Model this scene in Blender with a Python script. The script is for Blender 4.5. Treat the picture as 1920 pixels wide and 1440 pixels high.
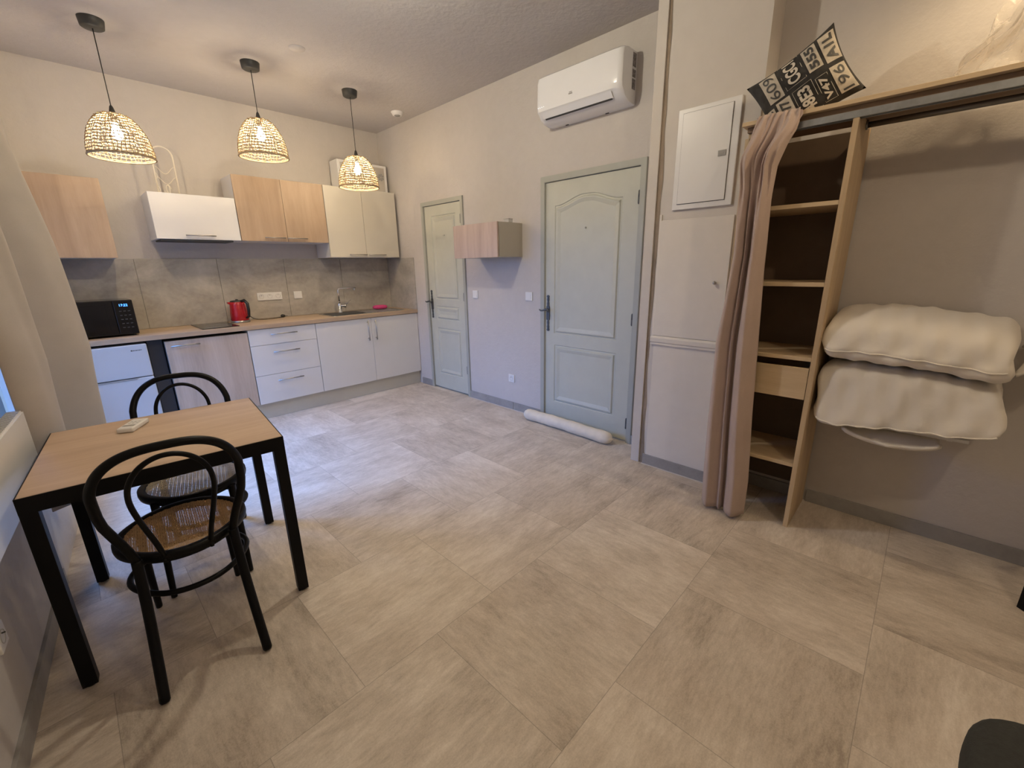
import bpy, bmesh, math, random
from mathutils import Vector, Matrix
random.seed(7)
S = bpy.context.scene
for o in list(bpy.data.objects): bpy.data.objects.remove(o)
PI = math.pi
# ------------------------------------------------------------------ camera
CAM = Vector((-2.961, -5.033, 1.409)); YAW, PITCH, ROLL, FPX = 45.854, -15.502, -1.024, 798.0
def cam_axes():
    y, p, r = [math.radians(a) for a in (YAW, PITCH, ROLL)]
    f = Vector((math.sin(y)*math.cos(p), math.cos(y)*math.cos(p), math.sin(p)))
    r0 = Vector((math.cos(y), -math.sin(y), 0)); u0 = r0.cross(f)
    return r0*math.cos(r)+u0*math.sin(r), -r0*math.sin(r)+u0*math.cos(r), f
cr, cu, cf = cam_axes()
cam = bpy.data.objects.new('camera', bpy.data.cameras.new('camera')); S.collection.objects.link(cam)
M = Matrix((cr, cu, -cf)).transposed().to_4x4(); M.translation = CAM
cam.matrix_world = M
cam.data.sensor_fit = 'HORIZONTAL'; cam.data.sensor_width = 36; cam.data.lens = 36*FPX/1920; cam.data.clip_start = .02
S.camera = cam
# ------------------------------------------------------------------ world, view, daylight
S.view_settings.view_transform = 'Standard'; S.view_settings.look = 'None'
S.view_settings.gamma = 1; S.view_settings.use_curve_mapping = False
S.view_settings.exposure = 0.58
W = bpy.data.worlds.new('sky'); S.world = W; W.use_nodes = True
W.node_tree.nodes['Background'].inputs[0].default_value = (.36, .58, 1, 1)
W.node_tree.nodes['Background'].inputs[1].default_value = .5
A_ = Vector((-3.30, -3.1, 0)); T_ = Vector((.0958, .9954, 0)); N_ = Vector((.9954, -.0958, 0))
def LW(s, off, z): return A_ + T_*s + N_*off + Vector((0, 0, z))
WIN_S0, WIN_S1, WIN_Z0, WIN_Z1 = .80, 2.45, .42, 2.25
def area(name, loc, direction, sx, sy, power, col):
    l = bpy.data.lights.new(name, 'AREA'); l.shape = 'RECTANGLE'; l.size = sx; l.size_y = sy; l.energy = power; l.color = col
    o = bpy.data.objects.new(name, l); S.collection.objects.link(o); o.location = loc
    o.rotation_euler = Vector(direction).to_track_quat('-Z', 'Y').to_euler(); return o
day = area('daylight', LW(1.85, -.62, 1.55), N_*1.0 - T_*.38 - Vector((0, 0, 1.15)), .9, 1.3, 44, (.12, .36, 1.0))
day.data.spread = math.radians(105)
# ------------------------------------------------------------------ material helpers
class NT:
    def __init__(s, name):
        s.m = bpy.data.materials.new(name); s.m.use_nodes = True; s.t = s.m.node_tree
        s.b = s.t.nodes['Principled BSDF']; s.out = s.t.nodes['Material Output']
    def n(s, ty, **k):
        x = s.t.nodes.new(ty)
        for a, v in k.items(): setattr(x, a, v)
        return x
    def l(s, a, b): s.t.links.new(a, b)
    def val(s, x, sock):
        if isinstance(x, (int, float)): sock.default_value = x
        elif isinstance(x, tuple): sock.default_value = x
        else: s.l(x, sock)
    def math(s, op, a, b=0.0, c=0.0):
        x = s.n('ShaderNodeMath', operation=op); s.val(a, x.inputs[0]); s.val(b, x.inputs[1])
        if op in ('MULTIPLY_ADD', 'COMPARE'): s.val(c, x.inputs[2])
        return x.outputs[0]
    def coord(s, kind='Object'): return s.n('ShaderNodeTexCoord').outputs[kind]
    def geo(s): return s.n('ShaderNodeNewGeometry').outputs['Position']
    def mapping(s, v, scale=(1, 1, 1), rot=(0, 0, 0), loc=(0, 0, 0)):
        x = s.n('ShaderNodeMapping'); s.l(v, x.inputs[0]); x.inputs['Scale'].default_value = scale
        x.inputs['Rotation'].default_value = rot; x.inputs['Location'].default_value = loc; return x.outputs[0]
    def noise(s, v, scale, detail=4, rough=.55, dist=0.0):
        x = s.n('ShaderNodeTexNoise'); s.l(v, x.inputs['Vector']); x.inputs['Scale'].default_value = scale
        x.inputs['Detail'].default_value = detail; x.inputs['Roughness'].default_value = rough; x.inputs['Distortion'].default_value = dist
        return x.outputs['Fac']
    def ramp(s, f, stops):
        x = s.n('ShaderNodeValToRGB'); s.val(f, x.inputs[0]); r = x.color_ramp
        while len(r.elements) > 1: r.elements.remove(r.elements[-1])
        r.elements[0].position = stops[0][0]; r.elements[0].color = (*stops[0][1], 1)
        for p, c in stops[1:]:
            e = r.elements.new(p); e.color = (*c, 1)
        return x.outputs[0]
    def mix(s, f, a, b, mode='MIX'):
        x = s.n('ShaderNodeMix', data_type='RGBA', blend_type=mode); s.val(f, x.inputs[0])
        for q, i in ((a, 6), (b, 7)):
            if isinstance(q, tuple): x.inputs[i].default_value = (*q, 1) if len(q) == 3 else q
            else: s.l(q, x.inputs[i])
        return x.outputs[2]
    def bump(s, h, strength=.2, dist=.01):
        x = s.n('ShaderNodeBump'); s.l(h, x.inputs['Height']); x.inputs['Strength'].default_value = strength
        x.inputs['Distance'].default_value = dist; s.l(x.outputs[0], s.b.inputs['Normal'])
    def col(s, c): s.val((*c, 1) if isinstance(c, tuple) and len(c) == 3 else c, s.b.inputs['Base Color'])
    def set(s, **k):
        for a, v in k.items(): s.val(v, s.b.inputs[a.replace('_', ' ')])
        return s
def plain(name, c, rough=.5, metal=0.0, var=.04, scale=8, bump=0.0, bscale=200, **k):
    t = NT(name); v = t.coord()
    nz = t.noise(v, scale, 3)
    t.col(t.ramp(nz, [(.3, tuple(x*(1-var) for x in c)), (.7, tuple(min(1, x*(1+var)) for x in c))]))
    t.set(Roughness=rough, Metallic=metal, **k)
    if bump: t.bump(t.noise(v, bscale, 3), bump, .004)
    return t.m
def plaster(name, c, bump=.35, scale=38):
    t = NT(name); v = t.geo()
    a = t.noise(v, 1.6, 3); b = t.noise(v, 14, 4)
    f = t.math('ADD', t.math('MULTIPLY', a, .6), t.math('MULTIPLY', b, .4))
    t.col(t.ramp(f, [(.3, tuple(x*.94 for x in c)), (.7, tuple(x*1.03 for x in c))]))
    t.set(Roughness=.9); t.bump(t.noise(v, scale, 5, .6), bump, .012); return t.m
def wood(name, c1, c2, axis='x', scale=1.0, dark=.6, rough=.5, knots=False):
    t = NT(name); v = t.coord()
    sc = {'x': (1.2, 14, 14), 'y': (14, 1.2, 14), 'z': (14, 14, 1.2)}[axis]
    sc = tuple(q*scale for q in sc)
    g = t.noise(t.mapping(v, sc), 1.0, 6, .62, .6)
    fine = t.noise(t.mapping(v, tuple(q*5 for q in sc)), 2.0, 3, .6)
    big = t.noise(t.mapping(v, tuple(q*.25 for q in sc)), 1.3, 2)
    f = t.math('ADD', t.math('MULTIPLY', g, .6), t.math('ADD', t.math('MULTIPLY', fine, .15), t.math('MULTIPLY', big, .25)))
    stops = [(.30, tuple(x*dark for x in c1)), (.44, c1), (.62, c2)]
    t.col(t.ramp(f, stops)); t.set(Roughness=rough); t.bump(fine, .05, .002); return t.m
MAT = {}
MAT['wall'] = plaster('wall_plaster', (.55, .515, .49), .30, 30)
MAT['ceil'] = plaster('ceiling_plaster', (.50, .47, .455), .35, 26)
MAT['block'] = plaster('painted_board', (.60, .56, .52), .06, 12)
MAT['board'] = plaster('painted_door_board', (.70, .655, .60), .03, 10)
MAT['white'] = plain('white_laminate', (.71, .70, .70), .35, var=.01)
MAT['cream'] = plain('cream_laminate', (.58, .545, .475), .4, var=.01)
MAT['green'] = plain('sage_paint', (.50, .505, .435), .45, var=.03, bump=.05, bscale=60)
MAT['greenf'] = plain('sage_frame_paint', (.38, .385, .345), .45, var=.03)
MAT['plinth'] = plain('plinth_beige', (.54, .52, .46), .5, var=.02)
MAT['oak'] = wood('light_oak_x', (.42, .305, .205), (.50, .375, .265), 'x', 1, .85)
MAT['oakz'] = wood('light_oak_z', (.385, .275, .19), (.46, .34, .24), 'z', .8, .84)
MAT['oakgrey'] = wood('greyed_oak_z', (.46, .36, .285), (.56, .455, .375), 'z', .8, .70)
MAT['oakpink'] = wood('pinkish_oak_z', (.46, .345, .285), (.56, .435, .365), 'z', 1.1, .8)
MAT['tabletop'] = wood('table_oak', (.47, .33, .235), (.56, .415, .30), 'x', .9, .82, .5)
MAT['pine'] = wood('closet_beech_z', (.50, .37, .23), (.60, .46, .29), 'z', 1, .85, .6)
MAT['piney'] = wood('closet_beech_y', (.52, .385, .23), (.62, .475, .30), 'y', 1, .85, .6)
MAT['pineshade'] = wood('closet_batten_shaded', (.22, .14, .09), (.28, .19, .12), 'y', 1, .85, .6)
MAT['black'] = plain('black_metal', (.005, .005, .006), .5, 0, var=.1, Specular_IOR_Level=.15)
MAT['bentwood'] = plain('black_bentwood', (.004, .004, .005), .42, 0, var=.2, scale=20, Specular_IOR_Level=.16)
MAT['darkgap'] = plain('gap_shade', (.03, .033, .045), .6)
MAT['steel'] = plain('brushed_steel', (.46, .445, .43), .32, 1.0)
MAT['galv'] = plain('galvanised', (.42, .44, .45), .35, .9, var=.1, scale=30)
MAT['rodm'] = plain('dark_tube', (.2, .19, .18), .4, .8)
MAT['iron'] = plain('dark_iron', (.10, .105, .11), .45, .6)
MAT['chrome'] = plain('chrome', (.8, .8, .8), .08, 1.0)
MAT['plastic'] = plain('white_plastic', (.75, .74, .73), .3, var=.01)
MAT['socketface'] = plain('socket_face', (.50, .49, .47), .5, var=.01)
MAT['acw'] = plain('glossy_white', (.78, .78, .80), .16, var=.01, Coat_Weight=.4)
MAT['blackglass'] = plain('black_glass', (.008, .008, .009), .12, var=.05)
MAT['red'] = plain('red_enamel', (.42, .012, .02), .25, var=.05, Coat_Weight=.3)
MAT['blackp'] = plain('black_plastic', (.015, .015, .016), .4)
MAT['pink'] = plain('pink_sponge', (.62, .06, .22), .7)
MAT['grey'] = plain('mid_grey', (.3, .29, .28), .5)
MAT['dark'] = plain('dark_grey', (.05, .05, .05), .6)
MAT['fridge'] = plain('fridge_white', (.50, .505, .52), .4, var=.01, bump=.06, bscale=250)
MAT['grout'] = plain('white_grout', (.62, .60, .57), .8)
MAT['caulk'] = plain('brown_joint', (.28, .22, .165), .9, var=.2, scale=6)
MAT['downs'] = plain('white_cotton', (.72, .67, .60), .9, var=.03, bump=.15, bscale=60, Sheen_Weight=.2)
MAT['bolster'] = plain('ecru_cotton', (.74, .655, .53), .95, var=.06, scale=14, bump=.3, bscale=50)
MAT['cane'] = plain('cane', (.52, .34, .17), .55, var=.12, scale=30)
MAT['canepale'] = plain('pale_cane', (.68, .62, .50), .6, var=.1, scale=30)
MAT['rope'] = plain('seagrass_rope', (.33, .245, .15), .8, var=.25, scale=60)
MAT['darkfabric'] = plain('charcoal_fabric', (.030, .031, .029), .95, var=.15, scale=90, bump=.3, bscale=400)
MAT['lampiron'] = plain('lamp_black', (.03, .03, .03), .5)
MAT['cable'] = plain('cable_black', (.02, .018, .016), .6)
MAT['wirecream'] = plain('cream_wire', (.74, .68, .58), .45)
def emis(name, c, st):
    t = NT(name); t.col((0, 0, 0)); t.b.inputs['Emission Color'].default_value = (*c, 1); t.b.inputs['Emission Strength'].default_value = st; return t.m
MAT['bulb'] = emis('warm_bulb', (1, .80, .52), 290)
MAT['roombulb'] = emis('room_bulb', (1, .90, .70), 610)
MAT['clock'] = emis('blue_display', (.05, .25, 1), 5)
MAT['dot'] = emis('indicator', (1, 1, 1), 1.2)
def concrete(name, c1, c2):
    t = NT(name); v = t.geo()
    a = t.noise(t.mapping(v, (1, 1, 1.6)), 2.2, 6, .6, .8); b = t.noise(v, 25, 4, .7)
    f = t.math('ADD', t.math('MULTIPLY', a, .75), t.math('MULTIPLY', b, .25))
    t.col(t.ramp(f, [(.33, c1), (.66, c2)])); t.set(Roughness=.45); return t.m
MAT['splash'] = concrete('concrete_tile', (.27, .248, .222), (.50, .468, .425))
MAT['base'] = concrete('baseboard_tile', (.235, .225, .215), (.36, .345, .33))
def curtain_mat(name, c, trans=.25):
    t = NT(name); v = t.geo()
    w = t.noise(t.mapping(v, (60, 60, 500)), 3, 2); f = t.noise(v, 7, 3)
    t.col(t.ramp(t.math('ADD', t.math('MULTIPLY', w, .5), t.math('MULTIPLY', f, .5)), [(.3, tuple(x*.9 for x in c)), (.7, tuple(x*1.07 for x in c))]))
    t.set(Roughness=.95); t.b.inputs['Sheen Weight'].default_value = .15
    tr = t.n('ShaderNodeBsdfTranslucent'); tr.inputs[0].default_value = (*c, 1)
    mx = t.n('ShaderNodeMixShader'); mx.inputs[0].default_value = trans
    t.l(t.b.outputs[0], mx.inputs[1]); t.l(tr.outputs[0], mx.inputs[2]); t.l(mx.outputs[0], t.out.inputs[0])
    t.bump(w, .25, .002); return t.m
MAT['curtain'] = curtain_mat('linen_curtain', (.56, .495, .42), .16)
MAT['taupe'] = curtain_mat('taupe_curtain', (.50, .39, .345), .08)
def floor_mat():
    t = NT('stoneware_floor'); p = t.geo()
    sp = t.n('ShaderNodeSeparateXYZ'); t.l(p, sp.inputs[0]); X, Y = sp.outputs[0], sp.outputs[1]
    TW, TH = .6125, .6245
    ry = t.math('DIVIDE', t.math('ADD', Y, 3.2245+TH*20), TH); row = t.math('FLOOR', ry)
    par = t.math('MODULO', row, 2.0)
    rx = t.math('DIVIDE', t.math('ADD', X, 1.585+TW*20), TW)
    rx = t.math('ADD', rx, t.math('MULTIPLY', t.math('SUBTRACT', 1.0, par), .0)); rx = t.math('ADD', rx, t.math('MULTIPLY', par, .5))
    colm = t.math('FLOOR', rx)
    cb = t.n('ShaderNodeCombineXYZ'); t.l(row, cb.inputs[0]); t.l(colm, cb.inputs[1])
    wn = t.n('ShaderNodeTexWhiteNoise', noise_dimensions='3D'); t.l(cb.outputs[0], wn.inputs[0])
    r1 = wn.outputs['Value']; sc = t.n('ShaderNodeSeparateColor'); t.l(wn.outputs['Color'], sc.inputs[0])
    flip = t.math('GREATER_THAN', sc.outputs[1], .62)
    off = t.n('ShaderNodeVectorMath', operation='SCALE'); t.l(wn.outputs['Color'], off.inputs[0]); off.inputs[3].default_value = 30
    pa = t.n('ShaderNodeVectorMath', operation='ADD'); t.l(p, pa.inputs[0]); t.l(off.outputs[0], pa.inputs[1])
    va = t.mapping(pa.outputs[0], (1.0, 3.6, 1)); vb = t.mapping(pa.outputs[0], (3.6, 1.0, 1))
    mv = t.n('ShaderNodeMix', data_type='VECTOR'); t.l(flip, mv.inputs[0]); t.l(va, mv.inputs[4]); t.l(vb, mv.inputs[5]); sv = mv.outputs[1]
    s1 = t.noise(sv, 1.9, 8, .72, .35); s2 = t.noise(pa.outputs[0], 2.6, 6, .68); s3 = t.noise(t.mapping(sv, (1, 1, 1)), 17, 5, .75)
    hue = t.noise(pa.outputs[0], 2.8, 3)
    f = t.math('ADD', t.math('MULTIPLY', s1, .42), t.math('ADD', t.math('MULTIPLY', s2, .30), t.math('MULTIPLY', s3, .28)))
    sp_ = t.noise(p, 160, 2, .8); f = t.math('ADD', f, t.math('MULTIPLY', t.math('SUBTRACT', sp_, .5), .16)); f = t.math('ADD', f, t.math('MULTIPLY', t.math('SUBTRACT', r1, .5), .07))
    c = t.ramp(f, [(.36, (.29, .245, .20)), (.44, (.45, .395, .33)), (.52, (.585, .52, .445)), (.63, (.76, .70, .62))])
    c = t.mix(t.math('MULTIPLY', hue, .32), c, (.58, .455, .36))
    fx = t.math('FRACT', rx); fy = t.math('FRACT', ry)
    dx = t.math('MULTIPLY', t.math('MINIMUM', fx, t.math('SUBTRACT', 1.0, fx)), TW)
    dy = t.math('MULTIPLY', t.math('MINIMUM', fy, t.math('SUBTRACT', 1.0, fy)), TH)
    d = t.math('MINIMUM', dx, dy); g = t.math('LESS_THAN', d, .0013)
    c = t.mix(t.math('MULTIPLY', g, .5), c, (.17, .145, .12))
    t.col(c); t.set(Roughness=t.math('ADD', .38, t.math('MULTIPLY', s2, .22)))
    t.b.inputs['Specular IOR Level'].default_value = .45
    h = t.math('SUBTRACT', t.math('MULTIPLY', s3, .3), t.math('MULTIPLY', g, 1.0)); t.bump(h, .25, .002)
    return t.m
MAT['floor'] = floor_mat()
def glass_mat():
    t = NT('window_glass'); g = t.n('ShaderNodeBsdfTransparent'); gl = t.n('ShaderNodeBsdfGlossy'); gl.inputs[1].default_value = .02
    mx = t.n('ShaderNodeMixShader'); mx.inputs[0].default_value = .06; t.l(g.outputs[0], mx.inputs[1]); t.l(gl.outputs[0], mx.inputs[2]); t.l(mx.outputs[0], t.out.inputs[0]); return t.m
MAT['glass'] = glass_mat()
def film_mat():
    t = NT('clear_film'); v = t.geo()
    g = t.n('ShaderNodeBsdfTransparent'); g.inputs[0].default_value = (.96, .95, .93, 1)
    t.col((.75, .70, .64)); t.set(Roughness=.25)
    fr = t.n('ShaderNodeLayerWeight'); fr.inputs[0].default_value = .35
    f = t.math('ADD', t.math('MULTIPLY', fr.outputs['Facing'], .75), t.math('MULTIPLY', t.noise(v, 18, 3), .26))
    mx = t.n('ShaderNodeMixShader'); t.l(f, mx.inputs[0]); t.l(g.outputs[0], mx.inputs[1]); t.l(t.b.outputs[0], mx.inputs[2]); t.l(mx.outputs[0], t.out.inputs[0]); return t.m
MAT['film'] = film_mat()
# ------------------------------------------------------------------ mesh helpers
def link(name, me, mat=None, parent=None):
    o = bpy.data.objects.new(name, me); S.collection.objects.link(o)
    if mat is not None:
        for m in (mat if isinstance(mat, list) else [mat]): me.materials.append(MAT[m] if isinstance(m, str) else m)
    if parent is not None: o.parent = parent
    return o
class B:
    """collects shapes in world (or parent-local) coordinates"""
    def __init__(s): s.bm = bmesh.new(); s.smooth = []
    def box(s, a, b, bev=0.0, mat=0, seg=2):
        x0, x1 = sorted((a[0], b[0])); y0, y1 = sorted((a[1], b[1])); z0, z1 = sorted((a[2], b[2]))
        t = bmesh.new(); bmesh.ops.create_cube(t, size=1)
        for v in t.verts: v.co = Vector((x0+(v.co.x+.5)*(x1-x0), y0+(v.co.y+.5)*(y1-y0), z0+(v.co.z+.5)*(z1-z0)))
        if bev: bmesh.ops.bevel(t, geom=t.edges[:], offset=bev, segments=seg, affect='EDGES', profile=.5)
        return s.merge(t, mat)
    def merge(s, t, mat=0, mx=None, smooth=False):
        vm = {}
        for v in t.verts: vm[v] = s.bm.verts.new(mx @ v.co if mx else v.co)
        for f in t.faces:
            try:
                g = s.bm.faces.new([vm[v] for v in f.verts]); g.material_index = mat; g.smooth = smooth
            except ValueError: pass
        t.free(); return s
    def prism(s, pts, axis, a, b, bev=0.0, mat=0, smooth=False):
        """2D outline extruded along axis between a and b; pts in the two other axes in xyz order"""
        t = bmesh.new()
        def mk(p, q):
            c = [0, 0, 0]; i = 'xyz'.index(axis); o = [k for k in range(3) if k != i]; c[o[0]], c[o[1]] = p; c[i] = q; return t.verts.new(c)
        v0 = [mk(p, a) for p in pts]; v1 = [mk(p, b) for p in pts]; n = len(pts)
        t.faces.new(v0); t.faces.new(list(reversed(v1)))
        for i in range(n): t.faces.new([v0[i], v1[i], v1[(i+1) % n], v0[(i+1) % n]])
        bmesh.ops.recalc_face_normals(t, faces=t.faces[:])
        if bev: bmesh.ops.bevel(t, geom=t.edges[:], offset=bev, segments=2, affect='EDGES')
        return s.merge(t, mat, None, smooth)
    def tube(s, pts, r, seg=10, closed=False, mat=0, cap=True, flat=1.0):
        pts = [Vector(p) for p in pts]; n = len(pts); rs = r if isinstance(r, (list, tuple)) else [r]*n
        rings = []; prev = None
        for i, p in enumerate(pts):
            if closed: d = pts[(i+1) % n]-pts[i-1]
            else: d = pts[min(i+1, n-1)]-pts[max(i-1, 0)]
            d.normalize()
            if prev is None:
                up = Vector((0, 0, 1)) if abs(d.z) < .9 else Vector((1, 0, 0)); x = d.cross(up).normalized()
            else: x = (prev-d*prev.dot(d)).normalized()
            prev = x; y = d.cross(x)
            rings.append([s.bm.verts.new(p+(x*math.cos(2*PI*k/seg)+y*math.sin(2*PI*k/seg)*flat)*rs[i]) for k in range(seg)])
        m = n if closed else n-1
        for i in range(m):
            a, b = rings[i], rings[(i+1) % n]
            sh = 0
            if closed and i == n-1:
                best = 1e9
                for q in range(seg):
                    dd = (a[0].co-b[q].co).length
                    if dd < best: best = dd; sh = q
            for k in range(seg):
                f = s.bm.faces.new([a[k], a[(k+1) % seg], b[(k+1+sh) % seg], b[(k+sh) % seg]]); f.smooth = True; f.material_index = mat
        if cap and not closed:
            for q in (rings[0], rings[-1]):
                f = s.bm.faces.new(q); f.material_index = mat
        return s
    def lathe(s, prof, c=(0, 0, 0), axis=(0, 0, 1), seg=32, mat=0, smooth=True):
        q = Vector((0, 0, 1)).rotation_difference(Vector(axis)); rings = []
        for (r, z) in prof:
            if r < 1e-6: rings.append([s.bm.verts.new(Vector(c)+q @ Vector((0, 0, z)))])
            else: rings.append([s.bm.verts.new(Vector(c)+q @ Vector((r*math.cos(2*PI*k/seg), r*math.sin(2*PI*k/seg), z))) for k in range(seg)])
        for i in range(len(rings)-1):
            a, b = rings[i], rings[i+1]
            for k in range(seg):
                k2 = (k+1) % seg
                if len(a) == 1 and len(b) == 1: continue
                if len(a) == 1: f = s.bm.faces.new([a[0], b[k2], b[k]])
                elif len(b) == 1: f = s.bm.faces.new([a[k], a[k2], b[0]])
                else: f = s.bm.faces.new([a[k], a[k2], b[k2], b[k]])
                f.smooth = smooth; f.material_index = mat
        return s
    def grid(s, fn, nu, nv, mat=0, smooth=True, closeu=False):
        vs = [[s.bm.verts.new(fn(i/nu, j/nv)) for j in range(nv+1)] for i in range(nu+(0 if closeu else 1))]
        n = len(vs)
        for i in range(nu):
            for j in range(nv):
                f = s.bm.faces.new([vs[i][j], vs[(i+1) % n][j], vs[(i+1) % n][j+1], vs[i][j+1]]); f.smooth = smooth; f.material_index = mat
        return s
    def build(s, name, mat, parent=None, recalc=True, mx=None):
        if recalc: bmesh.ops.recalc_face_normals(s.bm, faces=s.bm.faces[:])
        me = bpy.data.meshes.new(name); s.bm.to_mesh(me); s.bm.free()
        off = None
        if parent is not None and parent.get('_w'):
            me.transform(Matrix.Translation(-Vector(parent.get('_w'))))
        o = link(name, me, mat, parent)
        return o
def origin(o, p):
    """put a top-level mesh's origin at p"""
    o.data.transform(Matrix.Translation(-Vector(p))); o.location = p; return o
def tag(o, label, cat, group=None):
    o['label'] = label; o['category'] = cat
    if group: o['group'] = group
    return o
def thing(name, loc, label, cat, group=None):
    o = bpy.data.objects.new(name, None); S.collection.objects.link(o); o.location = loc; o.empty_display_size = .1
    o['_w'] = list(loc); return tag(o, label, cat, group)
def sub(o, parent):
    """parent a part mesh under another part (both share the same local frame)"""
    o.parent = parent; return o
def struct(o): o['kind'] = 'structure'; return o
def sthing(name, loc):
    o = bpy.data.objects.new(name, None); S.collection.objects.link(o); o.location = loc; o['_w'] = list(loc); o['kind'] = 'structure'; return o
def part(b, name, mat, top, parent=None):
    """build b (world coords) as a part of top; if parent is a part, nest under it"""
    o = b.build(name, mat, top)
    if parent is not None: o.parent = parent
    return o
def bar_handle(p0, p1, out, r=.006, standoff=.028):
    b = B(); p0, p1, out = Vector(p0), Vector(p1), Vector(out)
    b.tube([p0+out*standoff, p1+out*standoff], r, 10)
    d = (p1-p0)
    for f in (.1, .9):
        q = p0+d*f; b.tube([q, q+out*standoff], r*.8, 8)
    return b
def text_mesh(body, size=1.0, bold=0.0):
    c = bpy.data.curves.new('t', 'FONT'); c.body = body; c.size = size; c.offset = bold; c.align_x = 'CENTER'; c.align_y = 'CENTER'
    o = bpy.data.objects.new('t', c); S.collection.objects.link(o); bpy.context.view_layer.update()
    dg = bpy.context.evaluated_depsgraph_get(); me = bpy.data.meshes.new_from_object(o.evaluated_get(dg))
    bpy.data.objects.remove(o); bpy.data.curves.remove(c)
    bm = bmesh.new(); bm.from_mesh(me); bpy.data.meshes.remove(me); bmesh.ops.triangulate(bm, faces=bm.faces[:]); return bm
# ------------------------------------------------------------------ room shell
H = 2.938; XB = -.251; XC = -.066; YF = -6.9
def hbox(name, a, b, mat, bev=0): return struct(B().box(a, b, bev).build(name, mat))
hbox('floor', (-4.2, YF-.2, -.12), (.6, .3, 0), 'floor')
hbox('ceiling', (-4.2, YF-.2, H), (.6, .3, H+.12), 'ceil')
hbox('wall_back', (-3.4, 0, 0), (.2, .2, H), 'wall')
D1 = (-.808, -1.526, 2.093); D2 = (-2.542, -3.492, 2.11)
# right-hand wall with two door openings
b = B()
def wallseg(y0, y1, z0, z1): b.box((0, y0, z0), (.2, y1, z1))
b.prism([(0, 0), (0, H), (-3.64, H), (-3.64, 0), (D2[1], 0), (D2[1], D2[2]), (D2[0], D2[2]), (D2[0], 0), (D1[1], 0), (D1[1], D1[2]), (D1[0], D1[2]), (D1[0], 0)], 'x', 0, .2)
struct(b.build('wall_right', 'wall'))
hbox('wall_chimney', (XB, -3.635, 0), (.2, -4.238, H), 'block')
hbox('wall_closet', (XC, -4.238, 0), (.2, YF, H), 'wall')
hbox('wall_front', (-4.2, YF-.2, 0), (.4, YF, H), 'wall')
# left wall, slightly rotated, with the glazed door opening
b = B()
def lw(sa, sb, za, zb, o0=0, o1=-.25, bb=None):
    t = bmesh.new(); vs = [t.verts.new(LW(s_, o_, z_)) for s_ in (sa, sb) for o_ in (o0, o1) for z_ in (za, zb)]
    for f in ((0, 1, 3, 2), (4, 6, 7, 5), (0, 4, 5, 1), (2, 3, 7, 6), (0, 2, 6, 4), (1, 5, 7, 3)): t.faces.new([vs[i] for i in f])
    bmesh.ops.recalc_face_normals(t, faces=t.faces[:]); (bb or b).merge(t)
lw(-4.2, WIN_S0, 0, H); lw(WIN_S1, 3.4, 0, H); lw(WIN_S0, WIN_S1, WIN_Z1, H); lw(WIN_S0, WIN_S1, 0, WIN_Z0)
struct(b.build('wall_left', 'wall'))
w = sthing('window_1', LW((WIN_S0+WIN_S1)/2, -.1, WIN_Z0))
b = B(); fw = .06
for (a_, c_, z0_, z1_) in ((WIN_S0, WIN_S0+fw, WIN_Z0, WIN_Z1), (WIN_S1-fw, WIN_S1, WIN_Z0, WIN_Z1), (WIN_S0+fw, WIN_S1-fw, WIN_Z0, WIN_Z0+.1), (WIN_S0+fw, WIN_S1-fw, WIN_Z1-fw, WIN_Z1), ((WIN_S0+WIN_S1)/2-.05, (WIN_S0+WIN_S1)/2+.05, WIN_Z0+.1, WIN_Z1-fw)):
    lw(a_, c_, z0_, z1_, -.08, -.14, b)
part(b, 'window_frame', 'white', w)
for k in (0, 1):
    m_ = (WIN_S0+WIN_S1)/2; a_, c_ = ((WIN_S0+fw, m_-.05), (m_+.05, WIN_S1-fw))[k]
    b = B(); lw(a_, c_, WIN_Z0+.1, WIN_Z1-fw, -.107, -.113, b); part(b, 'pane', 'glass', w)
# baseboards
def baseb(name, boxes):
    b = B()
    for a_, c_ in boxes: b.box(a_, c_, .002)
    return struct(b.build(name, 'base'))
baseb('baseboard_right', [((-.012, -.60, 0), (0, D1[0], .078)), ((-.012, D1[1], 0), (0, -2.18, .078)), ((-.012, -2.184, 0), (0, D2[0], .078)), ((-.012, D2[1], 0), (0, -3.635, .078))])
baseb('baseboard_chimney', [((XB-.012, -3.725, 0), (XB, -4.24, .078))])
baseb('baseboard_closet', [((XC-.012, -4.70, 0), (XC, YF, .078)), ((XC-.012, -4.30, 0), (XC, -4.66, .078))])
b = B(); lw(-4.0, WIN_S0-.02, 0, .078, .012, 0, b); struct(b.build('baseboard_left', 'base'))
# white grout bead along the skirting
b = B()
b.box((-.017, D1[1], 0), (-.011, D2[0], .003)); b.box((XB-.018, -3.72, 0), (XB-.011, -4.24, .003)); struct(b.build('trim_1', 'grout'))
# corner board of the chimney block with the brown open joint beside it
b = B(); b.box((XB-.012, -3.633, 0), (XB, -3.697, H-.001), .003)
struct(b.build('trim_2', 'block'))
b = B(); n = 60
def jf(u, v):
    z = u*(H-.002)+.001; wob = .004*math.sin(z*5.1)+.004*math.sin(z*12.7+1)+.002*math.sin(z*31)
    wd = .022+.006*math.sin(z*3.3+2)+.003*math.sin(z*17)
    return Vector((XB-.003+.0015*math.sin(v*PI), -3.699-wob*.4-v*wd, z))
b.grid(jf, 90, 4); struct(b.build('trim_3', 'caulk'))
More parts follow.
